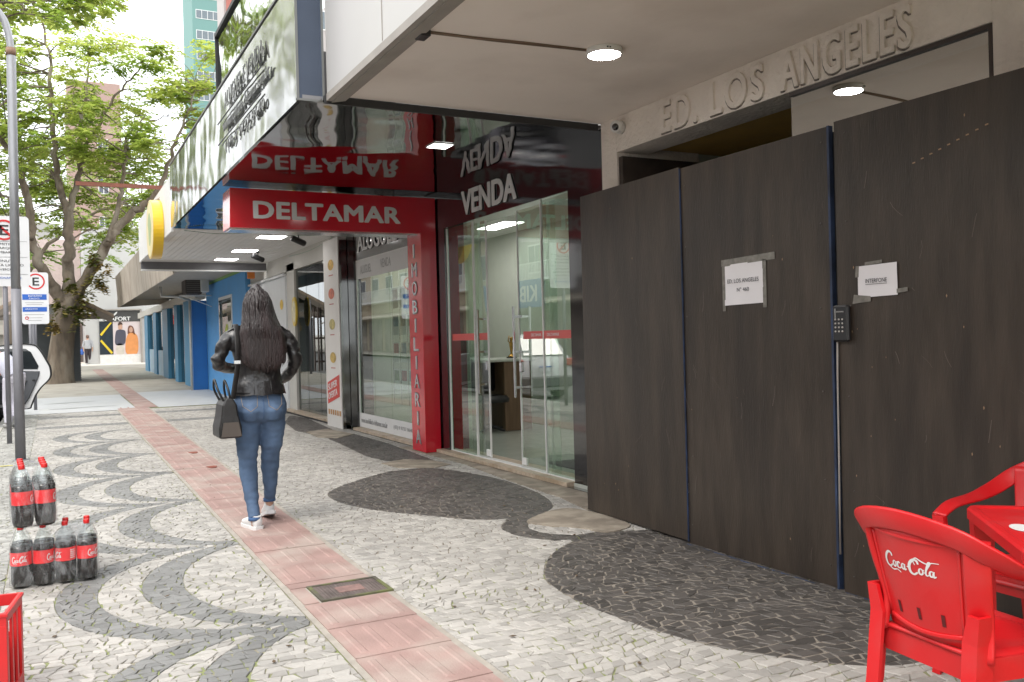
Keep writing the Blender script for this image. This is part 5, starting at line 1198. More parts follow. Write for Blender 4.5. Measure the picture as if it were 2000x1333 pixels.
def make_pack(label, loc, rz):
    t = thing('bottle_pack', label, 'bottle pack', loc, 0, 'shrink wrapped packs of cola bottles')
    random.seed(2); L = Vector(loc)
    for i in range(4):
        for k in range(2):
            bottle_parts(t, L.x+(i-1.5)*.112, L.y+(k-.5)*.112, L.z, R(-90)+random.uniform(-1.2, 1.2) if i else R(-90)-.1)
    # film: rounded sleeve drawn tight over shoulders, with a hole on each short end
    def outline(hx, hy, r, z, wob):
        P = []
        for sx, sy, a0 in ((1, 1, 0), (-1, 1, 90), (-1, -1, 180), (1, -1, 270)):
            for q in range(5): a = R(a0+q*22.5); P.append((sx*(hx-r)+r*math.cos(a), sy*(hy-r)+r*math.sin(a)))
        Q = []
        for i in range(len(P)):
            a = P[i]; c = P[(i+1) % len(P)]; n = 1 if i % 5 != 4 else (14 if i in (4, 14) else 8)
            for q in range(n): Q.append((a[0]+(c[0]-a[0])*q/n, a[1]+(c[1]-a[1])*q/n))
        return [Vector((L.x+x*(1+wob*noise.noise(Vector((x*30, y*30, z*12)))), L.y+y*(1+wob*noise.noise(Vector((x*30+9, y*30, z*12)))), L.z+z+.004*noise.noise(Vector((x*25, y*25, 4))))) for x, y in Q]
    rg = [outline(hx, hy, .05, z, w_) for hx, hy, z, w_ in ((.205, .095, .004, .0), (.229, .117, .02, .02), (.2285, .1165, .07, .015), (.2275, .115, .12, .01), (.2275, .115, .2, .01), (.226, .114, .235, .015), (.214, .103, .27, .03), (.198, .086, .305, .03), (.188, .074, .325, .02), (.17, .05, .331, .02), (.09, .02, .326, .02))]
    b = B(); b.rings(rg); b.build('shrink_film', M_filmw, t)
    t.rotation_euler = (0, 0, rz); t.matrix_basis = Matrix.Translation(L) @ Matrix.Rotation(rz, 4, 'Z')
    return t
pk = make_pack('lower shrink wrapped pack of eight cola bottles, standing on the pavement', (-.012, 5.76, .012), 0)
pk.rotation_euler = (0, 0, R(-2.5))
up = copy_tree(pk); up['label'] = 'upper shrink wrapped pack of cola bottles, set crosswise on top of the other pack'
up.location = (-.118, 5.80, .362); up.rotation_euler = (0, 0, R(93))
# copies of grandchildren keep their places

# ================================================================== red crate
M_crate = mat('red crate plastic', (.60, .018, .02), .42, var=.08, scale=10, col2=(.42, .03, .03), dscale=5, c2pos=(.5, .65), damt=.4)
cr_t = thing('bottle_crate', 'red plastic bottle crate with tall side slots at the lower left corner', 'crate', (-.355, 3.96, 0), 0)
def crate():
    b = B(); hx, hy, H_ = .205, .15, .37; th = .012
    b.rbox((0, 0, H_-.012), (2*hx+.012, 2*hy+.012, .0), ch=0) if False else None
    for s in (1, -1):
        b.box(-hx, hx, s*hy-(th if s > 0 else 0), s*hy+(0 if s > 0 else th), H_-.045, H_)
        b.box(-hx, hx, s*hy-(th if s > 0 else 0), s*hy+(0 if s > 0 else th), 0, .055)
        b.box(s*hx-(th if s > 0 else 0), s*hx+(0 if s > 0 else th), -hy+th, hy-th, H_-.04, H_)
        b.box(s*hx-(th if s > 0 else 0), s*hx+(0 if s > 0 else th), -hy+th, hy-th, 0, .055)
        for k in range(5):
            x = -hx+.018+k*(2*hx-.036)/4; b.box(x-.018, x+.018, s*hy-(th-.002 if s > 0 else .0), s*hy+(0 if s > 0 else th-.002), .055, H_-.045)
        for k in range(4):
            y = -hy+.022+k*(2*hy-.044)/3; b.box(s*hx-(th-.002 if s > 0 else 0), s*hx+(0 if s > 0 else th-.002), y-.012, y+.012, .055, H_-.04)
        b.box(-hx-.005, hx+.005, s*hy-(0 if s > 0 else .005), s*hy+(.005 if s > 0 else 0), H_-.014, H_-.002)
        b.box(s*hx-(0 if s > 0 else .005), s*hx+(.005 if s > 0 else 0), -hy, hy, H_-.014, H_-.002)
    b.box(-hx+th, hx-th, -hy+th, hy-th, .004, .015)
    return b
b = crate(); b.build('frame', M_crate, cr_t, world=False, bevel=.0015)
b = B()
for k in range(1, 4): b.box(-.193, .193, -.138+k*.069-.003, -.138+k*.069+.003, .016, .24)
for k in range(1, 5): b.box(-.193+k*.0772-.003, -.193+k*.0772+.003, -.138, .138, .016, .24)
b.build('divider', M_crate, cr_t, world=False)
cr_t.rotation_euler = (0, 0, R(-8.4)); cr_t.matrix_basis = Matrix.Translation((-.355, 3.965, .002)) @ Matrix.Rotation(R(-8.4), 4, 'Z'); cr_t.location = (-.355, 3.965, .002)
G_bot = glass('pale green glass', (.72, .86, .78), 1.6)
names = ['bottle with a green cap in the crate, nearest the right hand rim', 'bottle in the red crate, second from the right hand rim', 'bottle in the red crate, nearest the left hand rim']
for i, (lx, ly) in enumerate(((.115, -.035), (.04, .035), (-.12, -.035))):
    p = cr_t.matrix_basis @ Vector((lx, ly, .016)); t = thing('glass_bottle', names[i], 'bottle', p, 0, 'bottles standing in the crate')
    b = B(); b.lathe([(.028, 0), (.031, .01), (.031, .19), (.026, .23), (.014, .27), (.0125, .315), (.0135, .32)], p, 18); b.build('body', G_bot, t)
    b = B(); b.lathe([(.0175, .315), (.0185, .318), (.0185, .342), (.016, .345)], p, 18); b.build('cap', mat('green cap', (.16, .42, .24), .4), t)

# ================================================================== plastic chairs and table
M_chair = mat('red chair plastic', (.60, .010, .014), .36, var=.08, scale=5, bump=.0004, bscale=90, col2=(.46, .05, .05), dscale=5, c2pos=(.5, .68), damt=.5, spec=.5)
def band(b, path, half, thick, outv=None):
    """flat strap: path of (centre, width direction) with half width list and thickness"""
    N = len(path); rg = []
    for i, (c, wv) in enumerate(path):
        c = Vector(c); t = Vector(path[min(i+1, N-1)][0])-Vector(path[max(i-1, 0)][0]); t.normalize(); wv = Vector(wv).normalized(); wv = (wv-t*wv.dot(t)).normalized(); n = t.cross(wv).normalized()
        h = half[i] if isinstance(half, (list, tuple)) else half; k = thick/2; e = min(h*.3, .006)
        rg.append([c+wv*h+n*(k-e*.4), c+wv*(h-e)+n*k, c-wv*(h-e)+n*k, c-wv*h+n*(k-e*.4), c-wv*h-n*(k-e*.4), c-wv*(h-e)-n*k, c+wv*(h-e)-n*k, c+wv*h-n*(k-e*.4)])
    b.rings(rg, True, True)
def make_chair(label, loc, rz, marks=True):
    t = thing('plastic_chair', label, 'chair', loc, 0, 'red plastic chairs')
    W_ = .205
    # seat: gently dished shell with a rolled front edge
    b = B(); nu, nv = 14, 14; vs = []
    for i in range(nu+1):
        for k in range(nv+1):
            u = -1+2*i/nu; v = k/nv; y = -.20+.42*v; hw = (.175+.045*v)
            z = .435-.012*(1-u*u)*math.sin(v*math.pi)-(.03*max(0, v-.86)/.14)-(.02*max(0, abs(u)-.85)/.15)
            vs.append(Vector((u*hw, y, z)))
    n1 = len(vs); vs2 = [p-Vector((0, 0, .012)) for p in vs]
    fs = [(i*(nv+1)+k, (i+1)*(nv+1)+k, (i+1)*(nv+1)+k+1, i*(nv+1)+k+1) for i in range(nu) for k in range(nv)]
    f2 = [tuple(n1+q for q in reversed(f)) for f in fs]
    edge = [i*(nv+1) for i in range(nu+1)]+[nu*(nv+1)+k for k in range(1, nv+1)]+[i*(nv+1)+nv for i in range(nu-1, -1, -1)]+[k for k in range(nv-1, 0, -1)]
    f3 = [(edge[i], edge[(i+1) % len(edge)], n1+edge[(i+1) % len(edge)], n1+edge[i]) for i in range(len(edge))]
    b.add(vs+vs2, fs+f2+f3, True); b.build('seat', M_chair, t, world=False)
    b = B(); b.slab([(-.19, .205, .36), (.19, .205, .36), (.215, .215, .425), (-.215, .215, .425)], (0, -.012, 0))
    b.slab([(-.17, -.19, .35), (.17, -.19, .35), (.175, -.195, .42), (-.175, -.195, .42)], (0, .012, 0))
    for s in (1, -1): b.slab([(s*.178, -.19, .36), (s*.215, .2, .36), (s*.218, .2, .425), (s*.178, -.19, .425)], (-s*.012, 0, 0))
    b.build('apron', M_chair, t, world=False)
    # backrest
    def bp(u, v, off=0):
        hw = .152+.036*v; return Vector((u*hw, -.195-.075*v+.05*u*u*(.5+.5*v)-off, .44+.315*v))
    b = B(); nu, nv = 16, 12
    A = [bp(-1+2*i/nu, k/nv, 0) for i in range(nu+1) for k in range(nv+1)]; Bk = [bp(-1+2*i/nu, k/nv, .010) for i in range(nu+1) for k in range(nv+1)]
    n1 = len(A); fs = [(i*(nv+1)+k, (i+1)*(nv+1)+k, (i+1)*(nv+1)+k+1, i*(nv+1)+k+1) for i in range(nu) for k in range(nv)]
    slots = {(3, 0), (3, 1), (8, 0), (8, 1), (12, 0), (12, 1)}; slots = set()
    edge = [i*(nv+1) for i in range(nu+1)]+[nu*(nv+1)+k for k in range(1, nv+1)]+[i*(nv+1)+nv for i in range(nu-1, -1, -1)]+[k for k in range(nv-1, 0, -1)]
    b.add(A+Bk, fs+[tuple(n1+q for q in reversed(f)) for f in fs]+[(edge[i], edge[(i+1) % len(edge)], n1+edge[(i+1) % len(edge)], n1+edge[i]) for i in range(len(edge))], True)
    bk = b.build('backrest', M_chair, t, world=False)
    # raised outline on the back and three slots
    b = B()
    def rib(pts, w_=.004, h_=.006):
        P = [bp(u, v, .0105) for u, v in pts]; band(b, [(p, (P[min(i+1, len(P)-1)]-P[max(i-1, 0)]).cross(Vector((0, 1, 0)))) for i, p in enumerate(P)], w_, h_)
    rib([(-.86+1.72*i/12, .93) for i in range(13)]); rib([(-.84+1.68*i/12, .10-.05*math.sin(math.pi*i/12)) for i in range(13)], .006, .01)
    rib([(-.86+.02*i/6, .93-.83*i/6) for i in range(7)]); rib([(.86-.02*i/6, .93-.83*i/6) for i in range(7)])
    b.build('raised_outline', M_chair, t, world=False) 
    for u in (-.5, 0.0, .5):
        b = B(); P = [bp(u+du, v, .0112) for du, v in ((-.035, .16), (.035, .16), (.035, .27), (-.035, .27))]; b.slab(P, (0, -.0006, 0)); b.build('slot', mat('slot shadow', (.10, .004, .005), .6), t, world=False)
    # strap that runs from arm over the top of the back to the other arm
    key = [((-.262, .205, .60), (-1, 0, .15)), ((-.268, .12, .635), (-1, 0, .2)), ((-.272, -.02, .648), (-1, 0, .3)), ((-.268, -.13, .675), (-.8, -.2, .6)), ((-.235, -.215, .725), (-.4, -.3, .9)), ((-.16, -.262, .765), (-.1, -.3, 1)), ((0, -.29, .785), (0, -.25, 1))]
    path = key+[((-c[0], c[1], c[2]), (w[0]*-1, w[1], w[2])) for c, w in reversed(key[:-1])]
    C_ = interp([c for c, w in path], 4); Wd = interp([w for c, w in path], 4)
    # keep the width direction continuous: on the far side the strap turns over
    Wd = [Vector((abs(w.x) if c.x > 0 else -abs(w.x), w.y, w.z)) for c, w in zip(C_, Wd)]
    b = B(); band(b, list(zip(C_, Wd)), [.027+.006*math.sin(math.pi*i/(len(C_)-1)) for i in range(len(C_))], .012); b.build('arm_strap', M_chair, t, world=False)
    # side stiles joining the strap to the seat at the back
    for s in (1, -1):
        b = B(); P = interp([(s*.205, -.225, .76), (s*.190, -.205, .64), (s*.172, -.180, .52), (s*.178, -.190, .42)], 4); band(b, [(p, (s*.8, .6, 0)) for p in P], .034, .022); b.build('stile', M_chair, t, world=False)
        b = B(); P = [(s*.196, -.200, .55), (s*.186, -.190, .47), (s*.190, -.212, .25), (s*.212, -.262, 0)]
        rg = []
        for (x, y, z), w_ in zip(P, (.022, .031, .030, .022)):
            rg.append([Vector((x+s*.01, y-w_, z)), Vector((x+s*.01, y+w_, z)), Vector((x-s*.002, y+w_, z)), Vector((x-s*.002, y-w_+.012, z)), Vector((x-s*w_*1.3, y-w_+.012, z)), Vector((x-s*w_*1.3, y-w_, z))])
        b.rings(rg, True, False); b.build('leg', M_chair, t, world=False)
        b = B(); P = [(s*.262, .20, .605), (s*.240, .205, .43), (s*.238, .215, .25), (s*.252, .245, 0)]; rg = []
        for (x, y, z), w_ in zip(P, (.034, .036, .030, .022)):
            rg.append([Vector((x+s*.008, y+w_, z)), Vector((x+s*.008, y-w_, z)), Vector((x-s*.004, y-w_, z)), Vector((x-s*.004, y+w_-.012, z)), Vector((x-s*w_*1.2, y+w_-.012, z)), Vector((x-s*w_*1.2, y+w_, z))])
        b.rings(rg, True, False); b.build('leg', M_chair, t, world=False)
    if marks:
        b = B()
        fn = lambda u, v, th: bp(-.60+u/3.6*1.12, .60+v*.15, .0108+th)
        logo(b, fn, 4); b.build('script_lettering', M_white_pl, bk, world=False)
    t.location = loc; t.rotation_euler = (0, 0, rz); t.matrix_basis = Matrix.Translation(Vector(loc)) @ Matrix.Rotation(rz, 4, 'Z')
    return t
ch1 = make_chair('red plastic chair with white script lettering on its back, pushed towards the table', (2.43, 1.70, .01), R(-97))
ch2 = copy_tree(ch1); ch2['label'] = 'red plastic chair behind the table, against the plywood hoarding'
ch2.location = (3.25, 2.02, .01); ch2.rotation_euler = (0, 0, R(88))
# table
tb_t = thing('plastic_table', 'square red plastic table with a black printed panel, between the red chairs', 'table', (2.87, 1.53, 0))
TM = Matrix.Translation((2.855, 1.527, 0)) @ Matrix.Rotation(R(48), 4, 'Z')
def rsq(h, r, z, n=6):
    P = []
    for sx, sy, a0 in ((1, 1, 0), (-1, 1, 90), (-1, -1, 180), (1, -1, 270)):
        for k in range(n+1): a = R(a0+k*90/n); P.append(TM @ Vector((sx*(h-r)+r*math.cos(a), sy*(h-r)+r*math.sin(a), z)))
    return P
b = B(); b.rings([rsq(.345, .05, .675), rsq(.35, .05, .68), rsq(.35, .05, .712), rsq(.343, .045, .72), rsq(.325, .04, .72), rsq(.315, .035, .714)], False, False); n = 28
b.add(rsq(.315, .035, .714), [tuple(range(28))]); b.build('tabletop', M_chair, tb_t)
b = B(); b.add([TM @ Vector(p) for p in ((-.20, -.20, .7152), (.20, -.20, .7152), (.20, .20, .7152), (-.20, .20, .7152))], [(0, 1, 2, 3)]); b.build('printed_panel', mat('black table print', (.02, .018, .018), .3), tb_t)
b = B(); c0 = TM @ Vector((.05, .262, .7155)); P = [TM @ Vector((.0+.055*math.cos(a), .262+.035*math.sin(a), .7155)) for a in [i*math.pi/12 for i in range(24)]]; b.slab(P, (0, 0, .0006)); b.build('oval_mark', M_white_pl, tb_t)
b = B(); u_ = (TM.to_3x3() @ Vector((-1, 0, 0))); v_ = (TM.to_3x3() @ Vector((0, -1, 0))); text(b, 'Coca-Cola', TM @ Vector((.14, .17, .7154)), u_, v_, .28, .04, .0004); b.build('panel_lettering', M_white_pl, tb_t)
for sx, sy in ((1, 1), (1, -1), (-1, 1), (-1, -1)):
    b = B(); rg = []
    for q, z, w_ in ((.305, .68, .032), (.30, .35, .028), (.325, .01, .02)):
        rg.append([TM @ Vector((sx*(q+a*w_), sy*(q+c_*w_), z)) for a, c_ in ((-1, -1), (1, -1), (1, 1), (-1, 1))])
    b.rings(rg, True, False); b.build('leg', M_chair, tb_t)

# ================================================================== car with the open rear door
M_carw = mat('white car paint', (.72, .73, .74), .22, var=.02, coat=.8)
M_carg = mat('dark car glass', (.02, .025, .028), .05, spec=.9, coat=1)
M_tyre = mat('tyre rubber', (.02, .02, .02), .8); M_trim = mat('dark door trim', (.085, .09, .10), .6, var=.12, scale=8); M_seal = mat('black rubber seal', (.012, .012, .013), .5)
car = thing('parked_car', 'white car parked at the kerb with its rear door open', 'car', (-1.80, 19.7, -.12))
CY0, CZ = 17.6, -.12
def st(y, b_, h): return [(x, CY0+y, CZ+z) for x, z in h]
# stations: y, belt half width, belt z, roof half width, roof z
S_ = [(0.0, .72, .62, .60, .70), (.06, .80, .92, .62, .98), (.22, .85, .95, .64, 1.22), (.50, .87, .96, .62, 1.46), (1.2, .88, .95, .63, 1.53), (2.2, .88, .94, .62, 1.52), (2.75, .88, .93, .58, 1.40), (3.35, .87, .92, .60, .99), (3.9, .84, .84, .55, .88), (4.2, .74, .68, .50, .74), (4.28, .60, .55, .40, .60)]
rg = []
for y, bw, bz, rw, rz_ in S_:
    half = [(bw*.86, .22), (bw*.99, .40), (bw, .62 if bz > .62 else bz*.8), (bw*.98, bz), (rw+(bw-rw)*.45, bz+(rz_-bz)*.5), (rw, rz_-.03), (rw*.6, rz_)]
    rg.append([Vector((-1.80+x, CY0+y, CZ+z)) for x, z in half]+[Vector((-1.80-x, CY0+y, CZ+z)) for x, z in reversed(half)])
b = B(); b.rings(rg); b.build('body', M_carw, car)
b = B(); b.slab([(-1.80-.56, 17.68, CZ+1.02), (-1.80+.56, 17.68, CZ+1.02), (-1.80+.50, 18.0, CZ+1.42), (-1.80-.50, 18.0, CZ+1.42)], (0, -.03, .02)); b.build('rear_window', M_carg, car)
for s in (1, -1):
    b = B(); b.slab([(-1.8+s*.80, 17.95, CZ+1.0), (-1.8+s*.81, 20.6, CZ+1.0), (-1.8+s*.68, 19.95, CZ+1.44), (-1.8+s*.67, 18.25, CZ+1.44)], (s*.03, 0, 0)); b.build('side_window', M_carg, car)
    b = B(); b.rbox((-1.8+s*.70, 17.62, CZ+.86), (.22, .10, .17), ch=.02); b.build('tail_light', mat('tail light red', (.55, .01, .01), .2, coat=1), car)
    for wy in (18.35, 21.0):
        b = B(); Mw = Matrix.Rotation(R(90), 4, 'Y'); b.lathe([(.20, -.10), (.30, -.105), (.325, -.06), (.325, .06), (.30, .105), (.20, .10)], (-1.8+s*.80, wy, CZ+.325), 28, Mw); wh = b.build('tyre', M_tyre, car)
        b = B(); b.lathe([(.01, -.108), (.19, -.112), (.205, -.09), (.205, .09), (.19, .112), (.01, .108)], (-1.8+s*.80, wy, CZ+.325), 10, Mw); b.build('rim', M_steel2, wh)
b = B(); b.rbox((-1.8, 17.60, CZ+.42), (1.55, .14, .26), ch=.04); b.build('bumper', mat('grey bumper', (.10, .10, .11), .5), car)
b = B(); b.box(-2.0, -1.6, 17.575, 17.60, CZ+.66, CZ+.78); npl = b.build('number_plate', mat('plate white', (.68, .70, .72), .4), car)
b = B(); b.box(-2.0, -1.6, 17.57, 17.575, CZ+.755, CZ+.78); b.build('plate_band', mat('sign blue', (0, 0, 0)), npl)
b = B(); b.rbox((-1.8, 20.4, CZ+.35), (.1, .1, .1), ch=.01) if False else None
# the open door: curved outline in the plane through its hinge
hin = Vector((-.93, 19.75, 0)); fre = Vector((-.045, 19.05, 0)); dx = (fre-hin).normalized(); dn = -dx.cross(Vector((0, 0, 1))).normalized()
def D(u, z, o=0): return hin+dx*u+Vector((0, 0, z))-dn*o*(-1)
L_ = (fre-hin).length
outl = [(0, .24), (.62, .22), (.72, .30), (.80, .46), (.93, .62), (L_, .80), (L_+.01, .98), (L_-.05, 1.10), (L_-.20, 1.33), (L_-.34, 1.43), (.45, 1.45), (0, 1.42)]
outs = [(p.x, p.y) for p in interp([(a, c_, 0) for a, c_ in outl], 4)]
dr = B(); dr.slab([D(u, z) for u, z in outs], dn*.03); door = dr.build('door', M_carw, car)
cxy = (.48, .82)
def shrink(P, k, k2=None): return [(cxy[0]+(u-cxy[0])*k, cxy[1]+(z-cxy[1])*(k2 or k)) for u, z in P]
b = B(); s1 = [D(u, z, 0)-dn*.004 for u, z in outs]; s2 = [D(u, z)-dn*.004 for u, z in shrink(outs, 1.03)]
n = len(outs); b.add([p-dn*.01 for p in s2]+[p-dn*.01 for p in s1]+[p+dn*.02 for p in s2], [(i, i+1, n+i+1, n+i) for i in range(n-1)]+[(i, i+1, 2*n+i+1, 2*n+i) for i in range(n-1)]); b.build('rubber_seal', M_seal, door)
low = [(.04, .30), (.58, .30), (.68, .42), (.80, .64), (.90, .84), (.92, .93), (.04, .96)]
b = B(); b.slab([D(u, z)-dn*.001 for u, z in low], -dn*.03); b.build('door_trim', M_trim, door)
b = B(); b.slab([D(u, z)-dn*.032 for u, z in ((.1, .72), (.62, .70), (.66, .76), (.1, .78))], -dn*.03); b.build('armrest', mat('lighter trim', (.16, .165, .18), .5), door)
win = [(.05, .99), (.87, .97), (.90, 1.03), (.74, 1.30), (.62, 1.37), (.05, 1.38)]
b = B(); b.slab([D(u, z)-dn*.003 for u, z in win], -dn*.006); b.build('door_window', M_carg, door)
b = B(); b.rbox(D(.82, .76)-dn*.045, (.05, .02, .03), ch=.005); b.build('latch', M_seal, door)

# ================================================================== people
M_skin = mat('skin', (.50, .30, .22), .5, var=.06, scale=20); M_jean = mat('blue denim', (.066, .110, .19), .8, var=.35, scale=9, bump=.003, bscale=22, col2=(.13, .205, .33), dscale=4, c2pos=(.50, .68), damt=.55, detail=8)
M_leather = mat('black leather', (.014, .013, .014), .30, var=.3, scale=7, bump=.016, bscale=11, spec=.6)
M_hair = mat('dark brown hair', (.020, .013, .013), .36, var=.5, scale=30, stretch=(3, 3, .25), bump=.004, bscale=60, spec=.6, col2=(.032, .014, .014), dscale=2.0, c2pos=(.5, .62), damt=.6)
M_shoe = mat('white sneaker', (.66, .66, .66), .55, var=.05, bump=.001); M_sole = mat('shoe sole', (.42, .42, .42), .7); M_bag = mat('dark grey bag leather', (.012, .011, .011), .4, var=.15, scale=9, bump=.0015)
wx, wy = 1.35, 6.64
W3 = lambda x, y, z: Vector((wx+x, wy+y, z))
wo = thing('person', 'woman in black leather jacket and blue jeans walking away with a shoulder bag', 'person', (wx, wy, 0))
# body, one continuous skin
b = B()
b.loft([(W3(-.005, .02, 1.545), .05, .06), (W3(-.008, .01, 1.575), .068, .085), (W3(-.008, .0, 1.62), .075, .098), (W3(-.008, 0, 1.68), .077, .10), (W3(-.008, -.01, 1.73), .064, .085), (W3(-.008, -.01, 1.762), .03, .045)], 16)
b.tube([W3(-.008, .035, 1.60), W3(-.008, .105, 1.635)], [.02, .012], 8)
for s in (1, -1): b.tube([W3(-.008+s*.07, 0, 1.61), W3(-.008+s*.083, -.005, 1.66)], [.012, .016], 8)
b.tube([W3(0, -.01, 1.40), W3(-.004, 0, 1.57)], [.06, .048], 12)
b.loft([(W3(0, 0, .80), .10, .09), (W3(0, 0, .88), .165, .115), (W3(0, 0, 1.0), .135, .10), (W3(0, 0, 1.10), .115, .09), (W3(0, 0, 1.25), .14, .10), (W3(0, 0, 1.38), .16, .095), (W3(0, 0, 1.45), .11, .07)], 20)
b.tube([W3(-.15, 0, 1.41), W3(-.21, 0, 1.37), W3(-.285, -.01, 1.23), W3(-.20, .17, 1.17), W3(-.10, .26, 1.16)], [.04, .038, .028, .026, .024], 12)
b.tube([W3(.15, 0, 1.41), W3(.215, 0, 1.37), W3(.275, -.01, 1.21), W3(.235, .12, 1.10), W3(.19, .20, 1.06)], [.04, .038, .028, .026, .024], 12)
for hx, hy, hz, sx in ((-.10, .26, 1.16, 1), (.19, .20, 1.06, -1)):
    b.rbox(W3(hx+sx*.03, hy+.045, hz), (.07, .08, .03), ch=.008)
    for q in range(4): b.tube([W3(hx+sx*.03+(q-1.5)*.017, hy+.08, hz), W3(hx+sx*.03+(q-1.5)*.018, hy+.12-.006*abs(q-1.5), hz-.015), W3(hx+sx*.03+(q-1.5)*.018, hy+.135, hz-.045)], [.009, .008, .006], 8)
    b.tube([W3(hx, hy+.02, hz), W3(hx-sx*.03, hy+.06, hz-.01), W3(hx-sx*.03, hy+.085, hz-.02)], [.011, .009, .007], 8)
LL = [(-.09, .0, .86, .10), (-.090, .01, .70, .085), (-.092, .02, .50, .058), (-.090, .0, .38, .052), (-.084, -.06, .20, .038), (-.082, -.13, .09, .032), (-.080, -.13, .06, .03)]
RL = [(.09, .0, .86, .10), (.090, .02, .70, .085), (.082, .06, .51, .058), (.080, .08, .40, .052), (.082, .10, .26, .038), (.083, .14, .17, .032), (.084, .15, .12, .03)]
for Lg in (LL, RL): b.tube([W3(*q[:3]) for q in Lg], [q[3] for q in Lg], 14)
b.tube([W3(-.075, -.15, .055), W3(-.08, -.06, .045), W3(-.085, .02, .035)], [.03, .034, .026], 10); b.tube([W3(.085, .13, .10), W3(.087, .22, .06), W3(.09, .29, .04)], [.028, .032, .026], 10)
nb = remesh(b, 'body', M_skin, wo, .011, 3); nb.build('body', M_skin, wo, fix=False)
# jeans
b = B()
hipz = [(.775, .10, .075), (.80, .175, .105), (.85, .192, .125), (.90, .193, .125), (.95, .178, .115), (1.0, .158, .105), (1.04, .15, .10)]
b.loft([(W3(.003, -.01 if z < .95 else 0, z), rx, ry) for z, rx, ry in hipz], 24, p=2.3)
for s in (1, -1): b.tube([W3(s*.075, -.055, .90), W3(s*.078, -.075, .855), W3(s*.078, -.06, .80)], [.07, .080, .066], 14)
for Lg, s in ((LL, -1), (RL, 1)):
    P = interp([W3(q[0]+(0 if i else 0), q[1], q[2]) for i, q in enumerate(Lg[:6])], 6); n = len(P)
    base = [.100, .094, .068, .064, .047, .041]; rr = interp1(base, 6)
    rr = [r_*(1+.045*math.sin(p.z*75+s)*math.exp(-((p.z-.52)/.09)**2)+.05*math.sin(p.z*90)*math.exp(-((p.z-.2)/.07)**2)+.03*math.sin(p.z*40+s*2)) for r_, p in zip(rr, P)]
    b.tube(P, rr, 20)
nb = remesh(b, 'jeans', M_jean, wo, .0095, 4)
for i, v in enumerate(nb.v):
    q = v-W3(0, 0, 0); k = .6 if q.z < .78 else .25
    v += Vector((1, 1, 0))*0; n_ = noise.noise(Vector((q.x*9, q.y*9, q.z*26)))*.010*k+noise.noise(Vector((q.x*20, q.y*20, q.z*45+8)))*.005*k
    ax = Vector((q.x-(-.08 if q.x < 0 else .078), q.y-.01, 0)); ax.normalize() if ax.length > 0 else None; nb.v[i] = v+ax*n_
je = nb.build('jeans', M_jean, wo, fix=False)
M_stitch = mat('tan stitching', (.30, .22, .14), .7); M_den2 = mat('darker denim', (.045, .10, .22), .8, var=.2, scale=20)
def on_back(x, z, off=.0):   # height field of the seat of the jeans, found by ray cast
    ok, loc_, nn, _ = je.ray_cast(Vector((x, -1, z)), Vector((0, 1, 0))); return (W3(loc_.x, loc_.y-off, loc_.z) if ok else W3(x, -.12, z))
for s in (-1, 1):
    P = [(s*.035, .985), (s*.145, .985), (s*.14, .90), (s*.092, .862), (s*.042, .895), (s*.035, .985)]
    b = B(); pts = []
    for i in range(len(P)-1):
        for k in range(8): t_ = k/8; pts.append(on_back(P[i][0]+(P[i+1][0]-P[i][0])*t_, P[i][1]+(P[i+1][1]-P[i][1])*t_, .0015))
    b.tube(pts+[pts[0]], .0016, 5); b.build('pocket_stitching', M_stitch, je)
b = B(); b.tube([on_back(.003, .80+.2*i/10, .0012) for i in range(11)], .0018, 5); b.build('seam', M_den2, je)
for Lg, s in ((LL, -1), (RL, 1)):
    q = Lg[5]; b = B(); b.tube([W3(q[0], q[1], q[2]+.012), W3(q[0], q[1], q[2]-.012)], [.045, .046], 20); b.build('cuff', M_den2, je)
# jacket
b = B()
b.loft([(W3(0, 0, .985), .188, .135), (W3(0, 0, 1.03), .178, .128), (W3(0, 0, 1.09), .158, .115), (W3(0, 0, 1.15), .155, .112), (W3(0, 0, 1.25), .178, .12), (W3(0, 0, 1.36), .198, .122), (W3(0, 0, 1.43), .195, .105), (W3(0, 0, 1.475), .13, .085), (W3(0, .0, 1.51), .07, .065)], 28, p=2.4)
b.tube([W3(-.15, 0, 1.42), W3(-.205, 0, 1.39), W3(-.25, -.01, 1.33), W3(-.285, -.01, 1.25), W3(-.27, .05, 1.20), W3(-.20, .17, 1.175), W3(-.13, .24, 1.165)], [.055, .058, .052, .049, .046, .042, .038], 18)
b.tube([W3(.15, 0, 1.42), W3(.21, 0, 1.39), W3(.25, -.01, 1.32), W3(.275, -.01, 1.22), W3(.262, .05, 1.15), W3(.235, .13, 1.095), W3(.20, .19, 1.065)], [.055, .058, .052, .049, .046, .042, .038], 18)
nb = remesh(b, 'jacket', M_leather, wo, .010, 3)
for i, v in enumerate(nb.v):
    q = v-W3(0, 0, 0); arm = abs(q.x) > .19
    k = .016 if arm else .009
    n_ = noise.noise(Vector((q.x*8, q.y*8, q.z*(24 if arm else 12)+3)))*k+noise.noise(Vector((q.x*22, q.y*22, q.z*30)))*k*.35
    ax = Vector((q.x-(math.copysign(.24, q.x) if arm else 0), q.y, 0)); ax = ax.normalized() if ax.length > 1e-6 else ax; nb.v[i] = v+ax*n_
ja = nb.build('jacket', M_leather, wo, fix=False)
b = B()
b.rings([[W3((rx_)*math.cos(a), .002+ry_*math.sin(a), z+.004*math.sin(9*a)) for a in [i*2*math.pi/32 for i in range(32)]] for z, rx_, ry_ in ((.975, .196, .143), (.975, .190, .137), (1.075, .166, .122), (1.075, .172, .128))]+[], False)
b.rings([[W3((rx_)*math.cos(a), .002+ry_*math.sin(a), z+.004*math.sin(9*a)) for a in [i*2*math.pi/32 for i in range(32)]] for z, rx_, ry_ in ((1.075, .172, .128), (.975, .196, .143))], False)
b.build('waist_panel', M_leather, ja)
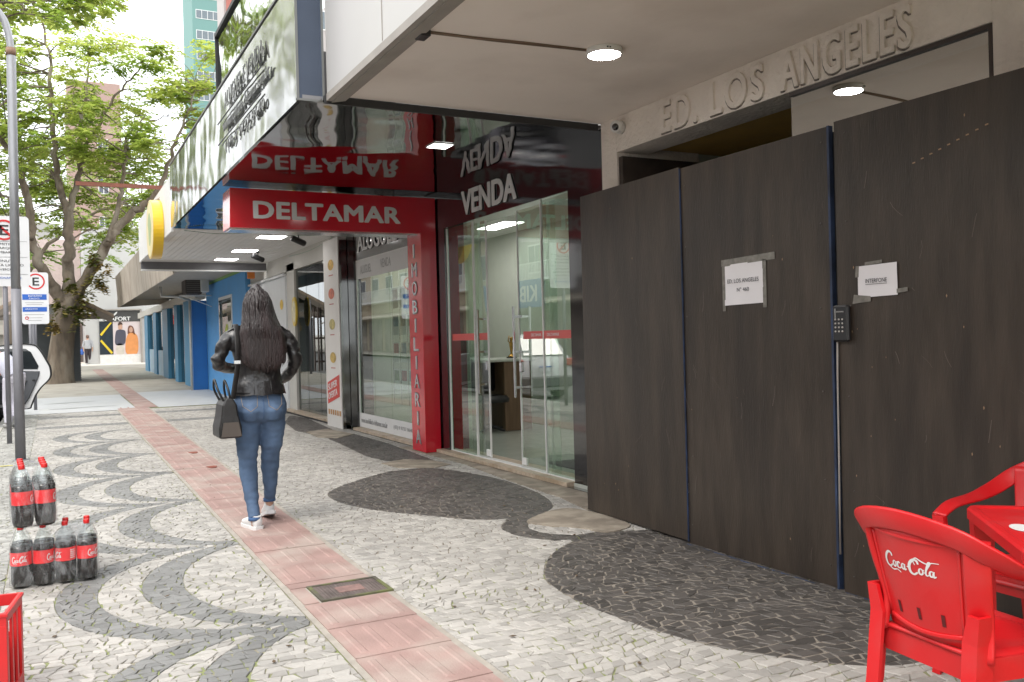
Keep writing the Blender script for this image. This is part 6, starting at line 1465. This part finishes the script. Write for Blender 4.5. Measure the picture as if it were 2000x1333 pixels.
for s in (-1, 1):
    b = B(); b.tube([W3(s*.06, -.118, 1.075), W3(s*.062, -.132, 1.03), W3(s*.064, -.141, .98)], .0022, 5); b.build('panel_seam', mat('seam highlight', (.05, .05, .05), .3), ja)
    b = B(); b.tube([W3(s*.11, -.03, 1.484), W3(s*.17, -.025, 1.470), W3(s*.215, -.02, 1.435)], [.014, .016, .010], 8, flat=((0, 0, 1), .4)); b.build('shoulder_tab', M_leather, ja)
# hair: shell plus many locks
def hair_sec(z):
    t_ = (1.79-z)/(1.79-1.16)
    hw = [0, .072, .100, .112, .122, .140, .158, .168, .172, .165, .150]; i = min(9.999, t_*10); a = hw[int(i)]+(hw[min(10, int(i)+1)]-hw[int(i)])*(i-int(i))
    return a, t_
b = B(); secs = []
for k in range(19):
    z = 1.788-k*(1.788-1.20)/18; a, t_ = hair_sec(z); a = max(a, .02); yb = -.02 if t_ < .3 else -.02-.075*min(1, (t_-.3)/.25); ry = .108*math.sqrt(max(.05, 1-max(0, (.25-t_)/.25)**2)) if t_ < .25 else (.108-.060*min(1, (t_-.25)/.35))
    cx = -.008+.03*t_
    secs.append((W3(cx, yb-(0 if t_ < .3 else .0), z), a, ry))
b.loft(secs, 32, p=2.1)
nb = remesh(b, 'hair', M_hair, wo, .009, 3)
for i, v in enumerate(nb.v):
    q = v-W3(0, 0, 0); n_ = noise.noise(Vector((q.x*38, 0, q.z*2.2)))*.010*min(1, max(.15, (1.75-q.z)*3)); nb.v[i] = v+Vector((0, -n_, 0))
ha = nb.build('hair', M_hair, wo, fix=False)
random.seed(9); b = B()
for k in range(470):
    u0 = random.uniform(-1, 1); zs = random.uniform(1.45, 1.77) if random.random() < .5 else random.uniform(1.28, 1.5); ze = random.uniform(1.13, 1.22)+.055*abs(u0)**2+(.05 if random.random() < .2 else 0)
    P = []; n = 9; ph = random.uniform(0, 6); am = random.uniform(.002, .010)
    for i in range(n):
        z = zs+(ze-zs)*i/(n-1); a, t_ = hair_sec(min(z, 1.785)); yb = -.02 if t_ < .3 else -.02-.075*min(1, (t_-.3)/.25); ry = .108 if t_ < .25 else (.108-.060*min(1, (t_-.25)/.35))
        if t_ < .25: ry = .108*math.sqrt(max(.05, 1-max(0, (.25-t_)/.25)**2))
        u = max(-1, min(1, u0*(1-.04*i)+am*6*math.sin(ph+i*.9))); an = -math.pi/2+u*1.5
        P.append(W3(-.008+.03*t_+a*1.01*math.sin(u*1.5), yb-ry*1.03*math.cos(u*1.5)*1.0-.003, z))
    b.tube(P, [.0022+.0026*math.sin(math.pi*min(1, .25+i/(n-1)*.8)) for i in range(n-1)]+[.0012], 5, flat=((0, 1, 0), .6))
b.build('hair_locks', M_hair, ha, fix=False)
# shoes
def shoe(ankle, ang, pitch, nm='shoe'):
    M_ = Matrix.Translation(ankle) @ Matrix.Rotation(ang, 4, 'Z') @ Matrix.Rotation(pitch, 4, 'X')
    prof = [(-.075, .020, .05, .045), (-.06, .034, .062, .075), (-.02, .037, .075, .092), (.03, .036, .065, .07), (.08, .041, .045, .05), (.13, .042, .035, .036), (.165, .030, .028, .026), (.178, .012, .02, .018)]
    rg = []
    for y, hw, zc, hh in prof:
        top = hh+.012; rg.append([M_ @ Vector((hw*math.copysign(abs(math.cos(a))**.8, math.cos(a)), y, .012+(top*.5)+(top*.5)*math.copysign(abs(math.sin(a))**.8, math.sin(a)))) for a in [i*2*math.pi/16 for i in range(16)]])
    b = B(); b.rings(rg); sh = b.build(nm, M_shoe, wo)
    b = B(); ol = [(hw+.006, y) for y, hw, _, _ in prof]; P = [(x, y) for x, y in ol]+[(-x, y) for x, y in reversed(ol)]
    b.slab([M_ @ Vector((x, y*1.03-.004, -.004)) for x, y in P], (M_.to_3x3() @ Vector((0, 0, .026)))); b.build('sole', M_shoe, sh)
    b = B(); b.slab([M_ @ Vector((x*.93, y*.97-.004, -.0065)) for x, y in P], (M_.to_3x3() @ Vector((0, 0, .002)))); b.build('outsole', M_sole, sh)
    b = B(); b.tube([M_ @ Vector((.037*math.cos(a), -.022+.045*math.sin(a), .098+.008*math.sin(a))) for a in [i*2*math.pi/14 for i in range(15)]], .006, 6); b.build('collar', M_shoe, sh)
    b = B()
    for k in range(4): y = .02+k*.022; z_ = .088-k*.010; b.tube([M_ @ Vector((-.022, y, z_-.006)), M_ @ Vector((0, y, z_+.006)), M_ @ Vector((.022, y, z_-.006))], .003, 5)
    b.build('laces', M_shoe, sh)
shoe(W3(-.078, -.10, .014), R(12), R(0)); shoe(W3(.088, .18, .050), R(-4), R(-15))
# bag hanging from her left shoulder
bgx, bgy = -.245, -.06
bag = thing('shoulder_bag', 'dark grey leather tote bag hanging at the left hip of the woman', 'bag', (wx+bgx, wy+bgy, .69))
b = B(); rg = []
for z, hx, hy in ((.685, .065, .13), (.695, .078, .150), (.76, .078, .150), (.84, .060, .142), (.92, .050, .138), (.965, .026, .130)):
    rg.append([W3(bgx+sx*hx*k1, bgy+sy*hy*k2, z) for sx, sy, k1, k2 in ((1, 1, 1, .92), (1, 1, .85, 1), (-1, 1, .85, 1), (-1, 1, 1, .92), (-1, -1, 1, .92), (-1, -1, .85, 1), (1, -1, .85, 1), (1, -1, 1, .92))])
b.rings(rg, True, False); bb_ = b.build('bag_body', M_bag, bag, bevel=.006)
b = B(); b.slab([W3(bgx-.068, bgy-.166, .70), W3(bgx+.072, bgy-.166, .70), W3(bgx+.052, bgy-.161, .80), W3(bgx-.050, bgy-.161, .80)], (0, -.003, 0)); b.build('end_patch', mat('taupe leather', (.075, .06, .05), .45, var=.1), bag)
for dx_, hh in ((-.05, 1.10), (.02, 1.09)):
    b = B(); P = interp([W3(bgx+dx_*.7, bgy-.09, .95), W3(bgx+dx_-.02, bgy-.085, 1.03), W3(bgx+dx_-.03, bgy, hh), W3(bgx+dx_-.02, bgy+.085, 1.03), W3(bgx+dx_*.7, bgy+.09, .95)], 5); b.tube(P, .008, 8); b.build('handle', M_bag, bag)
b = B(); P = interp([W3(bgx+.03, bgy-.09, .96), W3(-.20, -.15, 1.05), W3(-.175, -.145, 1.2), W3(-.17, -.135, 1.35), W3(-.165, -.08, 1.46), W3(-.16, .0, 1.49), W3(-.16, .1, 1.40)], 5)
band(b, [(p, (1, .25, 0)) for p in P], .019, .006); b.build('strap', M_bag, bag)
b = B(); b.rbox(W3(-.178, -.152, 1.22), (.05, .008, .025), ch=.003); b.build('buckle', M_steel2, bag)

# simple but complete far figures
def figure(label, base, top, bot, skin, hair, pose, rz=0, sc=1.0, hide_arm=False):
    """pose: list of joints in metres"""
    t = thing('person', label, 'person', base, 0)
    Bv = Vector(base); Mr = Matrix.Rotation(rz, 4, 'Z')
    g = lambda p: Bv+(Mr @ (Vector(p)*sc))
    J = pose
    b = B()
    b.tube([g(J['hip']), g((Vector(J['hip'])+Vector(J['neck']))/2), g(J['neck'])], [.14*sc, .13*sc, .10*sc], 14)
    b.tube([g(J['neck']), g(J['head'])], [.05*sc, .055*sc], 10)
    hd = Vector(J['head']); b.loft([(g(hd+Vector((0, 0, dz))), r_*sc, r_*1.18*sc) for dz, r_ in ((-.09, .035), (-.05, .062), (.02, .076), (.08, .068), (.125, .03))], 14)
    f = Vector(J.get('face', (0, 1, 0))); b.tube([g(hd), g(hd+f*.1)], [.03*sc, .012*sc], 6)
    for a in ('armL', 'armR'):
        P = J[a]; b.tube([g(p) for p in P], [(.05, .042, .03)[i]*sc for i in range(3)], 10)
        e = Vector(P[2]); d = (Vector(P[2])-Vector(P[1])).normalized()
        b.tube([g(e), g(e+d*.07)], [.032*sc, .03*sc], 8)
        for q in range(4): b.tube([g(e+d*.06+Vector(((q-1.5)*.015, 0, 0))), g(e+d*(.13-.006*abs(q-1.5))+Vector(((q-1.5)*.016, 0, -.01)))], [.011*sc, .008*sc], 6)
        b.tube([g(e+d*.02), g(e+d*.05+Vector((.035, .01, 0)))], [.011*sc, .009*sc], 6)
    for a in ('legL', 'legR'):
        P = J[a]; b.tube([g(p) for p in P], [(.085, .06, .045)[i]*sc for i in range(3)], 12); e = Vector(P[2]); fd = Vector(J.get('foot', (0, 1, 0))); b.tube([g(e+fd*-.05+Vector((0, 0, -.03))), g(e+fd*.15+Vector((0, 0, -.045)))], [.04*sc, .032*sc], 8)
    nb = remesh(b, 'body', skin, t, .014, 3); nb.build('body', skin, t, fix=False)
    b = B(); b.tube([g(Vector(J['hip'])-Vector((0, 0, .02))), g((Vector(J['hip'])+Vector(J['neck']))/2), g(Vector(J['neck'])*.97+Vector(J['hip'])*.03)], [.165*sc, .16*sc, .125*sc], 16)
    for a in ('armL', 'armR'):
        P = J[a]; m_ = (Vector(P[1])+Vector(P[2]))/2; b.tube([g(P[0]), g(P[1]), g(m_)], [.065*sc, .056*sc, .048*sc], 10)
    nb = remesh(b, 'shirt', top, t, .014, 3); nb.build('shirt', top, t, fix=False)
    b = B(); b.loft([(g(Vector(J['hip'])+Vector((0, 0, dz))), r_*sc, r_*.8*sc) for dz, r_ in ((-.14, .12), (-.05, .172), (.04, .165))], 16)
    for a in ('legL', 'legR'): P = J[a]; b.tube([g(p) for p in P], [(.105, .078, .062)[i]*sc for i in range(3)], 12)
    nb = remesh(b, 'trousers', bot, t, .014, 3); nb.build('trousers', bot, t, fix=False)
    b = B(); b.loft([(g(hd+Vector((0, -.02, dz))), r_*sc, r_*1.1*sc) for dz, r_ in ((-.04, .06), (.03, .083), (.09, .076), (.135, .035))], 14); b.build('hair', hair, t)
    b = B()
    for a in ('legL', 'legR'): e = Vector(J[a][2]); fd = Vector(J.get('foot', (0, 1, 0))); b2_ = B(); b2_.tube([g(e+fd*-.06+Vector((0, 0, -.03))), g(e+fd*.05+Vector((0, 0, -.035))), g(e+fd*.19+Vector((0, 0, -.05)))], [.045*sc, .045*sc, .03*sc], 10); b2_.build('shoe', M_sole, t)
    return t
figure('person in pale shirt and white trousers bending towards the open car door', (-.63, 17.3, 0), mat('pale lilac cloth', (.52, .53, .62), .8, var=.1, scale=9, bump=.003, bscale=14), mat('white lilac cloth', (.58, .57, .64), .8, var=.08, bump=.003, bscale=14), M_skin, mat('reddish hair', (.30, .12, .06), .6, var=.3, scale=30),
       dict(hip=(.06, 0, .92), neck=(-.16, .14, 1.27), head=(-.25, .2, 1.36), face=(-.8, .5, -.3), armL=[(-.20, .2, 1.22), (-.36, .3, 1.08), (-.48, .45, 1.0)], armR=[(-.08, .02, 1.22), (-.05, .12, 1.0), (-.22, .26, .92)],
            legL=[(-.02, 0, .86), (-.06, .06, .48), (-.05, .0, .10)], legR=[(.12, 0, .86), (.10, .04, .48), (.10, -.05, .10)], foot=(-.4, .9, 0)))
figure('distant pedestrian in grey top and dark trousers walking towards the camera', (1.81, 55, GZ(55)), mat('grey knit', (.40, .41, .44), .8), mat('dark trousers', (.04, .03, .035), .8), M_skin, mat('grey brown hair', (.16, .10, .08), .6),
       dict(hip=(0, 0, .90), neck=(0, 0, 1.40), head=(0, -.01, 1.53), face=(0, -1, 0), armL=[(-.17, 0, 1.33), (-.24, 0, 1.08), (-.22, -.08, .85)], armR=[(.17, 0, 1.33), (.24, 0, 1.08), (.23, -.05, .85)],
            legL=[(-.08, 0, .86), (-.09, -.06, .48), (-.08, .0, .08)], legR=[(.08, 0, .86), (.09, .02, .48), (.08, .1, .1)], foot=(0, -1, 0)))
p = Vector((1.45, 55, GZ(55)+.55)); t = thing('carrier_bag', 'blue carrier bag beside the distant pedestrian', 'bag', p)
b = B(); b.loft([(p, .14, .08), (p+Vector((0, 0, .15)), .17, .09), (p+Vector((0, 0, .32)), .13, .05)], 14); b.build('bag_body', mat('blue plastic', (.05, .14, .50), .5), t)
b = B(); b.tube(interp([p+Vector((-.06, 0, .31)), p+Vector((-.01, 0, .42)), p+Vector((.14, -.02, .40)), p+Vector((.06, 0, .31))], 4), .008, 6); b.build('handle', mat('blue plastic', (0, 0, 0)), t)
